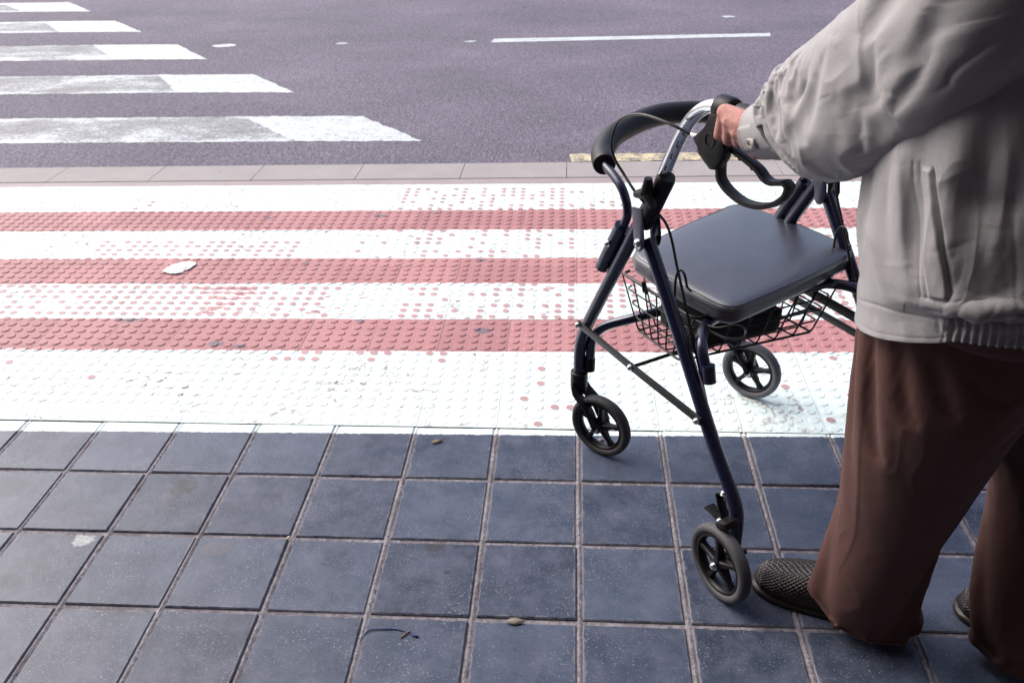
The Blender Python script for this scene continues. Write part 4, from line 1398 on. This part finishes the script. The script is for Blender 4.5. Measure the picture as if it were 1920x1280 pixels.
# ---- left sleeve
tc, QC = drape_sleeve()
t, th = np.linspace(tc[0], tc[-1], 250), np.linspace(0, 2 * np.pi, 330, endpoint=False)
Q = resample(QC, tc, t, th)
rad = rad_of(Q)
D = fold_field(t, th, rad, [f if abs(f[1]) < .0026 else (f[0], f[1] * .5, f[2], f[3]) for f in FOLDS['sleeve'] if abs(f[1]) < .015 and min(v[0] for v in f[0]) > .10])
D *= np.clip((t[:, None] + .02) / .02, 0, 1)
D += noise_field(Q, (20, 9, 24), 14.0) * .0006
D += noise_field(Q, (60, 60, 60), 6.0, 1) * .00025
D += crumple(Q, (15, 15, 15), 9.0) * .0023
N = grid_normals(Q)
if (N[120, 0] @ np.array((0, 0, 1.))) < 0: N = -N
Q2 = Q + N * D[..., None]
slv = grid_mesh(Q2)
# ---- right sleeve: plain tube to the far handle
t, th, Q = sweep([(0, .600, -.010, .868, .043, .040), (.03, .610, -.030, .878, .062, .055), (.08, .640, -.075, .895, .084, .078), (.2, .692, -.185, .955, .092, .086), (.33, .660, -.285, 1.06, .098, .092), (.42, .618, -.325, 1.14, .090, .084), (.46, .58, -.36, 1.175, .06, .06)], 90, 90, (0, 0, 1))
N = grid_normals(Q)
if (N[40, 0] @ np.array((0, 0, 1.))) < 0: N = -N
Q = Q + N * (noise_field(Q, (9, 6, 14), 31.0) * .007)[..., None]
jm = join(jm, slv, grid_mesh(Q))
# stand collar
jacket = kid("jacket", jm, JACKET)

# cuffs: a band round the wrist with a button
t, th, Q = sweep(CUFF, 60, 160, (0, 0, 1))
D = -.0011 * np.exp(-((t[:, None] - .006) / .0012)**2) + noise_field(Q, (12, 12, 12), 21.0) * .0022
# overlapped placket on the outer side
dg = np.degrees(th)[None, :]
D = D + .0022 * (1 / (1 + np.exp(-(dg - 78) / 1.2))) * (1 / (1 + np.exp((dg - 128) / 1.2)))
N = grid_normals(Q)
if (N[20, 0] @ np.array((0, 0, 1.))) < 0: N = -N
Q2 = Q + N * D[..., None]
cm = join(grid_mesh(Q2), grid_mesh(np.concatenate([(Q2 - N * .003)[::-1], Q2[:1]])))
cuff = kid("cuff", cm, JACKET, jacket)
def at_cuff(tt, dd):
    i = np.argmin(np.abs(t - tt)); j = np.argmin(np.abs(np.degrees(th) - dd))
    return Vector(Q2[i, j]), Vector(N[i, j]), Vector(Q2[min(i + 4, len(t) - 1), j] - Q2[i - 4, j]).normalized()
c_, n_, a_ = at_cuff(.030, 110)
bm = B()
lathe(bm, [(.0015, .0022), (.0045, .0016), (.0058, .0026), (.0068, .0024), (.0072, .0012), (.0068, -.0005), (0, -.001)], c_, n_, 28)
btn = kid("button", bm, BUTTON, jacket)
bm = B()
e1 = n_.orthogonal().normalized(); e2 = n_.cross(e1)
for sx in (-1, 1):
    for sy in (-1, 1):
        lathe(bm, [(0, .0025), (.0008, .0024), (.0009, .0012)], c_ + e1 * sx * .0016 + e2 * sy * .0016, n_, 8)
kid("thread_holes", bm, HOLE, btn) if False else kid("button_holes", bm, HOLE, jacket)
bm = B()
p0, n0, a0 = at_cuff(.043, 102); p1, n1, a1 = at_cuff(.043, 122)
tube(bm, [p0 + n0 * .002, (p0 + p1) / 2 + (n0 + n1) * .0025, p1 + n1 * .002], .002, 10, flat=(.0045, .0012, tuple(a0)))
kid("cuff_tab", bm, JACKET, jacket)
t, th, Q = sweep([(0, .592, .004, .862, .041, .038), (.03, .601, -.014, .872, .042, .039), (.07, .618, -.045, .886, .044, .04)], 20, 60, (0, 0, 1))
kid("cuff", grid_mesh(Q), JACKET, jacket)

# ---- trousers
tleg, LEG_SET = drape_leg()
LEG_OFF = LEG_SET - sweep(LEG, LEG_SET.shape[0], LEG_SET.shape[1], LEGREF)[2]
def leg(keys, F, seed, nt=230, nth=300):
    tc = tleg
    PC = sweep(keys, LEG_SET.shape[0], LEG_SET.shape[1], LEGREF)[2] + LEG_OFF
    t, th = np.linspace(tc[0], tc[-1], nt), np.linspace(0, 2 * np.pi, nth, endpoint=False)
    P = resample(PC, tc, t, th)
    rad = rad_of(P)
    D = fold_field(t, th, rad, F) if F else 0
    D = D + noise_field(P, (22, 22, 7), seed + 4) * .0006 + noise_field(P, (60, 60, 60), seed + 9, 1) * .0002
    D = D + crumple(P, (16, 16, 9), seed + 2) * .0012 - .0009 * np.exp(-((t[:, None] - t[0] - .030) / .0014)**2)
    # pressed crease down the back of the leg
    D = D + .003 * np.exp(-np.abs((th[None, :] - np.pi) * rad[:, None]) / .010)
    N = grid_normals(P)
    if (N[nt // 2, 0] @ np.array(LEGREF)) < 0: N = -N
    P2 = P + N * D[..., None]
    return join(grid_mesh(P2), grid_mesh(np.concatenate([(P2[:26] - N[:26] * .003)[::-1], P2[:1]])))
t_, th_, PB = sweep([(0, .535, -.50, .70, .10, .10), (.03, .54, -.50, .73, .135, .165), (.12, .535, -.505, .84, .150, .175), (.22, .53, -.508, .93, .14, .165)], 40, 80, GF, True)
kid("trousers", join(leg(LEG, [f for f in FOLDS['leg'] if abs(f[1]) < .0013], 40.0), leg(LEGR, None, 60.0, 110, 150), grid_mesh(PB, None, True, True)), TROUSER)

# ---- shoes
def shoe(toe, heel, name_label=None):
    toe = np.array(toe, float); heel = np.array(heel, float)
    ax = toe - heel; L = np.linalg.norm(ax); ax /= L
    lat = np.array([ax[1], -ax[0], 0]); up = np.array([0, 0, 1.])
    #        u     half width  height  base
    K = [(.0, .018, .040, .012), (.03, .030, .058, .010), (.12, .036, .072, .008), (.30, .036, .078, .008), (.45, .040, .086, .008), (.58, .045, .078, .008), (.72, .0485, .064, .009), (.84, .045, .053, .010), (.93, .034, .044, .012), (.975, .020, .035, .013), (1.0, .004, .020, .014)]
    K = np.array(K)
    nu, nv = 260, 180
    us = 1 - (1 - np.linspace(0, 1, nu))**1.6
    V = np.zeros((nu, nv, 3)); wv = np.zeros((nu, nv))
    ph = np.linspace(0, 2 * np.pi, nv, endpoint=False)
    for i, u in enumerate(us):
        hw, h, b0 = [np.interp(u, K[:, 0], K[:, k]) for k in (1, 2, 3)]
        ctr = heel + ax * (u * L) + lat * (.008 * math.sin(math.pi * u) * 1.0)
        c, s = np.cos(ph), np.sin(ph)
        x = np.sign(c) * np.abs(c)**.8 * hw
        z = np.where(s > 0, np.abs(s)**.85 * (h - b0 - .006), -np.abs(s)**.5 * .006) + b0 + .006
        V[i] = ctr[None, :] + lat[None, :] * x[:, None] + up[None, :] * z[:, None]
        if .50 < u < .985:
            # plaited vamp: a basket weave of narrow straps
            a = (u * L) / .0100; c2 = (ph - np.pi / 2) * .055 / .0100
            fu, fv = 2 * ((a + c2) % 1) - 1, 2 * ((a - c2) % 1) - 1
            over = (np.floor(a + c2) + np.floor(a - c2)) % 2 == 0
            f = np.where(over, (1 - np.abs(fv)**3) * (1 - .55 * np.abs(fu)**3), (1 - np.abs(fu)**3) * (1 - .55 * np.abs(fv)**3))
            m = np.clip((z - b0 - .012) / .006, 0, 1) * min(1, (u - .50) / .02) * min(1, (.985 - u) / .03)
            wv[i] = m * (f * .0030 - .0006)
        elif .40 < u <= .50:
            wv[i] = np.clip((z - .02) / .01, 0, 1) * .0022
    n = grid_normals(V)
    if n[nu // 2, nv // 4][2] < 0: n = -n
    V2 = V + n * wv[..., None]
    sh = kid("shoe", grid_mesh(V2, None, True, True), LEATHER)
    bm = B()
    out = []
    for u in list(np.linspace(0, 1, 40)):
        hw = np.interp(u, K[:, 0], K[:, 1]); out.append((u, hw + .003))
    ring = [heel + ax * (u * L * 1.012) + lat * (.008 * math.sin(math.pi * u) + hw) for u, hw in out] + [heel + ax * (u * L * 1.012) + lat * (.008 * math.sin(math.pi * u) - hw) for u, hw in out[::-1]]
    lo = [Vector((p[0], p[1], .001)) for p in ring]; mid = [Vector((p[0], p[1], .0125)) for p in ring]
    A = [bm.verts.new(p) for p in lo]; Bq = [bm.verts.new(p) for p in mid]
    bm.faces.new(A[::-1]); bm.faces.new(Bq)
    for k in range(len(A)): bm.faces.new((A[k], A[(k + 1) % len(A)], Bq[(k + 1) % len(A)], Bq[k]))
    kid("sole", bm, LEATHER, sh)
    bm = B()
    for u in (.455,):
        pass
    return sh
shoe((.338, -.283, 0), (.588, -.403, 0))
shoe((.700, -.330, 0), (.905, -.465, 0))

# ---- body: one continuous skin surface (voxel-joined limbs, hands with five fingers, head)
def w2(p):                      # walker frame -> world
    x, y, z = p
    return Vector((.27808 + .84460 * x - .53540 * y, -.33584 + .53540 * x + .84460 * y, z))
def capsule(bm, a, b, ra, rb, seg=12):
    a, b = Vector(a), Vector(b)
    ax = (b - a); L = ax.length; ax.normalize()
    prof = []
    for k in range(5):
        t = math.pi / 2 * (1 - k / 4); prof.append((ra * math.cos(t), -ra * math.sin(t)))
    for k in range(5):
        t = math.pi / 2 * k / 4; prof.append((rb * math.cos(t), L + rb * math.sin(t)))
    lathe(bm, prof, a, ax, seg)
def chain(bm, pts, rs, seg=12):
    for (a, b, ra, rb) in zip(pts[:-1], pts[1:], rs[:-1], rs[1:]): capsule(bm, a, b, ra, rb, seg)
bm = B()
def hand(mx, cx):
    """closed round the grip whose centre line is x = cx; mx +1: left hand (outside at -x)"""
    def h(x, y, z): return w2((cx + mx * (x - .03), y, z))
    W = h(.000, .020, .882)
    ys_ = (.142, .121, .100, .081)
    K = [h(-.001, .138, .894), h(-.006, .119, .885), h(-.006, .099, .873), h(-.003, .081, .862)]
    for k, r in zip(K, (.0125, .0130, .0122, .0112)):
        capsule(bm, W + (k - W) * .12, k, .0155, r)
        capsule(bm, W + (k - W) * .5 + Vector((0, 0, .004)), k, .0135, r)
    for k, y in zip(K, ys_):
        capsule(bm, k + Vector((0, 0, .001)), h(-.0085, y, 0) * 1.0 if False else k + (h(-.004, 0, 0) - h(0, 0, 0)), .0108, .0098)
        capsule(bm, W + (k - W) * .35 + (h(-.0085, 0, 0) - h(0, 0, 0)), k + (h(-.003, 0, 0) - h(0, 0, 0)), .0045, .0055, 8)
    capsule(bm, K[0], K[1], .0118, .0118); capsule(bm, K[1], K[2], .0115, .0112); capsule(bm, K[2], K[3], .011, .0105)
    ys = ys_
    for k, y, L, r in zip(K, ys, (1.0, 1.06, 1.0, .86), (.0098, .0100, .0095, .0086)):
        pip = h(.000, y + .004, .857 - .003 * (L - 1) * 10)
        dip = h(.026, y + .003, .8535)
        tip = h(.046, y, .862)
        end = h(.0545, y - .001, .8745)
        if L < .9: tip = h(.042, y, .8605); end = h(.051, y, .870)
        chain(bm, [k, pip, dip, tip, end], [r * 1.10, r * 1.0, r * .97, r * .93, r * .82])
    capsule(bm, W, h(-.002, .062, .858), .019, .0150); capsule(bm, h(-.002, .045, .866), K[3], .017, .0125)
    chain(bm, [h(.020, .048, .892), h(.040, .074, .905), h(.0545, .100, .9005), h(.0575, .122, .891)], [.0165, .0135, .0108, .0088])
    return W
WL = hand(1, .030)
ta_, ka_ = crn(SLEEVE, 60)
EL = Vector(ka_[np.argmin(abs(ta_ - .19)), :3]) + Vector((0, 0, .029)); SHL = Vector((.385, -.585, 1.135))
chain(bm, [WL, WL.lerp(EL, .35), EL, SHL], [.0235, .031, .040, .036], 16)
for s in (-.010, .010):
    capsule(bm, WL + Vector((s, s * .6, 0)), WL.lerp(EL, .15) + Vector((s, s * .6, 0)), .019, .022)
WR = hand(-1, .490)
ER = Vector((.690, -.19, .955)); SHR = Vector((.605, -.325, 1.135))
chain(bm, [WR, WR.lerp(ER, .35), ER, SHR], [.0235, .031, .040, .036], 16)
PEL = Vector((.535, -.505, .80)); CH = Vector((.505, -.475, 1.05)); NK = Vector((.478, -.445, 1.18))
chain(bm, [PEL, PEL.lerp(CH, .5), CH, NK], [.125, .115, .12, .055], 20)
chain(bm, [SHL + Vector((0, 0, -.02)), CH + Vector((0, 0, .04)), SHR + Vector((0, 0, -.02))], [.036, .060, .036], 16)
HD = Vector((.425, -.390, 1.325))
f_ = Vector((GF[0], GF[1], -.25)).normalized(); r_ = Vector((-GL[0], -GL[1], 0)); u_ = r_.cross(f_).normalized()
if u_.z < 0: u_ = -u_
chain(bm, [NK, HD - u_ * .03], [.052, .055], 16)
capsule(bm, HD - f_ * .022 + u_ * .030, HD + f_ * .018 + u_ * .030, .080, .076, 20)
capsule(bm, HD + f_ * .03 + u_ * .01, HD + f_ * .048 - u_ * .058, .062, .036, 16)
capsule(bm, HD + f_ * .072 - u_ * .075, HD + f_ * .060 - u_ * .070, .018, .022)
capsule(bm, HD + f_ * .094 + u_ * .022, HD + f_ * .112 - u_ * .022, .008, .013)
for s in (-1, 1):
    capsule(bm, HD + f_ * .112 - u_ * .024 + r_ * s * .008, HD + f_ * .10 - u_ * .026 + r_ * s * .013, .008, .007)
    capsule(bm, HD - f_ * .012 + r_ * s * .080 + u_ * .014, HD - f_ * .004 + r_ * s * .078 - u_ * .026, .014, .010)
    capsule(bm, HD + f_ * .088 + u_ * .036 + r_ * s * .018, HD + f_ * .075 + u_ * .036 + r_ * s * .046, .010, .009)
    capsule(bm, HD + f_ * .074 + u_ * .018 + r_ * s * .031, HD + f_ * .070 + u_ * .018 + r_ * s * .031, .013, .013)
    capsule(bm, HD + f_ * .072 - u_ * .012 + r_ * s * .042, HD + f_ * .05 - u_ * .03 + r_ * s * .05, .018, .018)
    hip = PEL + r_ * s * .085
    if s < 0: chain(bm, [hip, Vector((.494, -.435, .42)), Vector((.515, -.365, .09)), Vector((.42, -.322, .030))], [.085, .052, .036, .020], 16)
    else: chain(bm, [hip, Vector((.735, -.39, .42)), Vector((.80, -.37, .09)), Vector((.765, -.352, .030))], [.085, .052, .036, .020], 16)
capsule(bm, HD + f_ * .092 - u_ * .050 - r_ * .016, HD + f_ * .092 - u_ * .050 + r_ * .016, .0085, .0085)
body = kid("body", bm, SKIN)
rm = body.modifiers.new("join", 'REMESH'); rm.mode = 'VOXEL'; rm.voxel_size = .0026; rm.use_smooth_shade = True
smo = body.modifiers.new("soften", 'SMOOTH'); smo.factor = .5; smo.iterations = 3
bm = B()
for k in range(14):
    a = math.pi * 2 * k / 14
    e = (f_ * math.cos(a) * .05 + r_ * math.sin(a) * .05)
    capsule(bm, HD - f_ * .03 + u_ * .05 + e * .6, HD - f_ * .045 + u_ * (.045 if math.cos(a) > 0 else -.01) + e, .048, .042, 12)
hair = kid("hair", bm, HAIR)
rm = hair.modifiers.new("join", 'REMESH'); rm.mode = 'VOXEL'; rm.voxel_size = .006; rm.use_smooth_shade = True

# ================================================================== LITTER
def flat_poly(name, c, pts, z, th_, m, curl=0.0, rz=0.0):
    bm = B()
    n = len(pts)
    top = []
    for (x, y) in pts:
        X = c[0] + x * math.cos(rz) - y * math.sin(rz); Y = c[1] + x * math.sin(rz) + y * math.cos(rz)
        top.append(Vector((X, Y, z + curl * ((x * x + y * y)) + mnoise.noise(Vector((X * 90, Y * 90, 1))) * curl * .0006)))
    cen = sum(top, Vector()) / n; cen.z = z + .001
    for off in (th_, 0):
        vs = [bm.verts.new(p + Vector((0, 0, off))) for p in top]
        vc = bm.verts.new(cen + Vector((0, 0, off)))
        for k in range(n): bm.faces.new((vs[k], vs[(k + 1) % n], vc))
        if off: up_v = vs
        else:
            for k in range(n): bm.faces.new((up_v[k], up_v[(k + 1) % n], vs[(k + 1) % n], vs[k]))
    return obj(name, bm, m, None, True)
PAPER = mat("paper_tissue", (.80, .82, .81), rough=.9, build=grain(60, .6, .004))
def leaf_nodes(T, b):
    g = G(T); p = g.pos()
    T.links.new(g.mix(g.noise(p, 90, 4, .6), (.10, .085, .045), (.33, .25, .13)), b.inputs["Base Color"])
LEAFM = mat("dry_leaf", rough=.6, build=leaf_nodes)
LEAFG = mat("grey_leaf", (.17, .15, .12), rough=.7, build=grain(200, .4, .001))
THREAD = mat("blue_thread", (.02, .035, .12), rough=.7, build=grain(500, .3, .0003))
TWIG = mat("dry_twig", (.20, .12, .08), rough=.8, build=grain(300, .4, .0005))

# crumpled tissue on the red band
bm = B()
nx, ny = 34, 22
gv = {}
for i in range(nx + 1):
    for j in range(ny + 1):
        u, v = i / nx * 2 - 1, j / ny * 2 - 1
        a = math.atan2(v, u); rr = math.hypot(u, v)
        lim = .80 + .22 * mnoise.noise(Vector((math.cos(a) * 1.3, math.sin(a) * 1.3, 3.3))) + .14 * mnoise.noise(Vector((math.cos(a) * 3.5, math.sin(a) * 3.5, 1.3)))
        if rr > lim: u, v = u / rr * lim, v / rr * lim
        x, y = -1.372 + u * .062, 1.093 + v * .060 + u * .014
        z = .0045 + max(0, 1 - (rr / lim)**3) * (.0045 + .006 * (mnoise.noise(Vector((u * 2.2, v * 2.2, 5))) + .6 * mnoise.noise(Vector((u * 6, v * 6, 2)))))
        gv[i, j] = bm.verts.new((x, y, z))
for i in range(nx):
    for j in range(ny):
        try: bm.faces.new((gv[i, j], gv[i + 1, j], gv[i + 1, j + 1], gv[i, j + 1]))
        except ValueError: pass
bmesh.ops.remove_doubles(bm, verts=bm.verts[:], dist=.0005)
thing(obj("tissue", bm, PAPER, None, True), "crumpled white paper tissue lying on a red band of the crossing", "tissue")

def leaf_at(c, L, W, rz, m, label, curl=.8, stem=True):
    pts = []
    for k in range(16):
        t_ = k / 15; pts.append((-L / 2 + L * t_, W / 2 * math.sin(math.pi * t_)**.8 * (1.15 - .5 * t_)))
    for k in range(14, 0, -1):
        t_ = k / 15; pts.append((-L / 2 + L * t_, -W / 2 * math.sin(math.pi * t_)**.8 * (1.1 - .4 * t_)))
    o = flat_poly("leaf", c, pts, .0022, .0006, m, curl, rz)
    if stem:
        bm = B()
        d = Vector((math.cos(rz), math.sin(rz), 0)); c3 = Vector((c[0], c[1], .0035))
        tube(bm, [c3 - d * L * .48, c3 + d * L * .1 + Vector((0, 0, .0006)), c3 + d * L * .5 + Vector((0, 0, .001)), c3 + d * L * .78 + Vector((0, 0, .004))], [.0004, .0006, .0007, .0006], 6)
        s_ = obj("stalk", bm, TWIG, o, True)
    return thing(o, label, "leaf")
leaf_at((-.339, .137), .030, .012, math.radians(24), LEAFM, "small dry yellowish leaf with a stalk on a black paver near the white paint", 2.0)
leaf_at((-.118, -.405), .036, .017, math.radians(2), LEAFG, "greyish brown leaf lying across a paver joint in the lower middle", 1.5, False)
leaf_at((.055, .155), .017, .012, math.radians(15), mat("mauve_leaf", (.20, .15, .16), rough=.7, build=grain(200, .3, .001)), "tiny mauve leaf scrap on the white paint beside the front caster", 1.0, False)
leaf_at((-.607, -.203), .010, .008, math.radians(60), mat("yellow_leaf", (.50, .40, .24), rough=.7, build=grain(200, .3, .001)), "tiny yellowish leaf crumb where four pavers meet", 1.0, False)
bm = B()
tube(bm, spline([(-.398, -.462, .001), (-.393, -.447, .002), (-.385, -.437, .0035), (-.362, -.434, .003), (-.338, -.433, .0025), (-.318, -.438, .002), (-.300, -.446, .002)], 8), .0011, 8)
tube(bm, [(-.306, -.444, .0025), (-.294, -.449, .0025)], .0024, 8)
th_o = obj("thread", bm, THREAD, None, True)
thing(th_o, "curved blue thread lying on a black paver near the bottom edge", "thread")
bm = B()
tube(bm, [(-.325, -.452, .002), (-.318, -.444, .004), (-.310, -.436, .003)], [.0012, .0016, .0012], 7)
thing(obj("twig", bm, TWIG, None, True), "tiny brown twig lying across the end of the blue thread", "twig")

# ================================================================== unseen wall, canopy, side block and pillar, added to block light
def blocker_nodes(T, b):
    g = G(T); p = g.pos()
    T.links.new(g.mix(g.noise(p, 3, 4), (.06, .042, .038), (.09, .066, .06)), b.inputs["Base Color"])
    T.links.new(g.bump(g.noise(p, 60, 3), .4, .01), b.inputs["Normal"])
BLOCKER_RED = mat("blocker_dark_red", rough=.9, build=blocker_nodes)  # dark reddish surface of the added blockers, tints the shade they make

bm = B()
def blocker_box(x0, x1, y0, y1, z0, z1):
    box(bm, ((x0 + x1) / 2, (y0 + y1) / 2, (z0 + z1) / 2), (x1 - x0, y1 - y0, z1 - z0))
blocker_box(-40, 40, -3.4, -2.5, -.02, 14)
blocker_box(-40, 40, -2.5, -.95, 2.7, 2.95)
blocker_box(-40, -2.5, -2.5, -.30, -.02, 2.7)
blocker_box(1.45, 2.6, -2.5, -.75, -.02, 2.7)
struct(obj("light_blocker", bm, BLOCKER_RED, None, False))
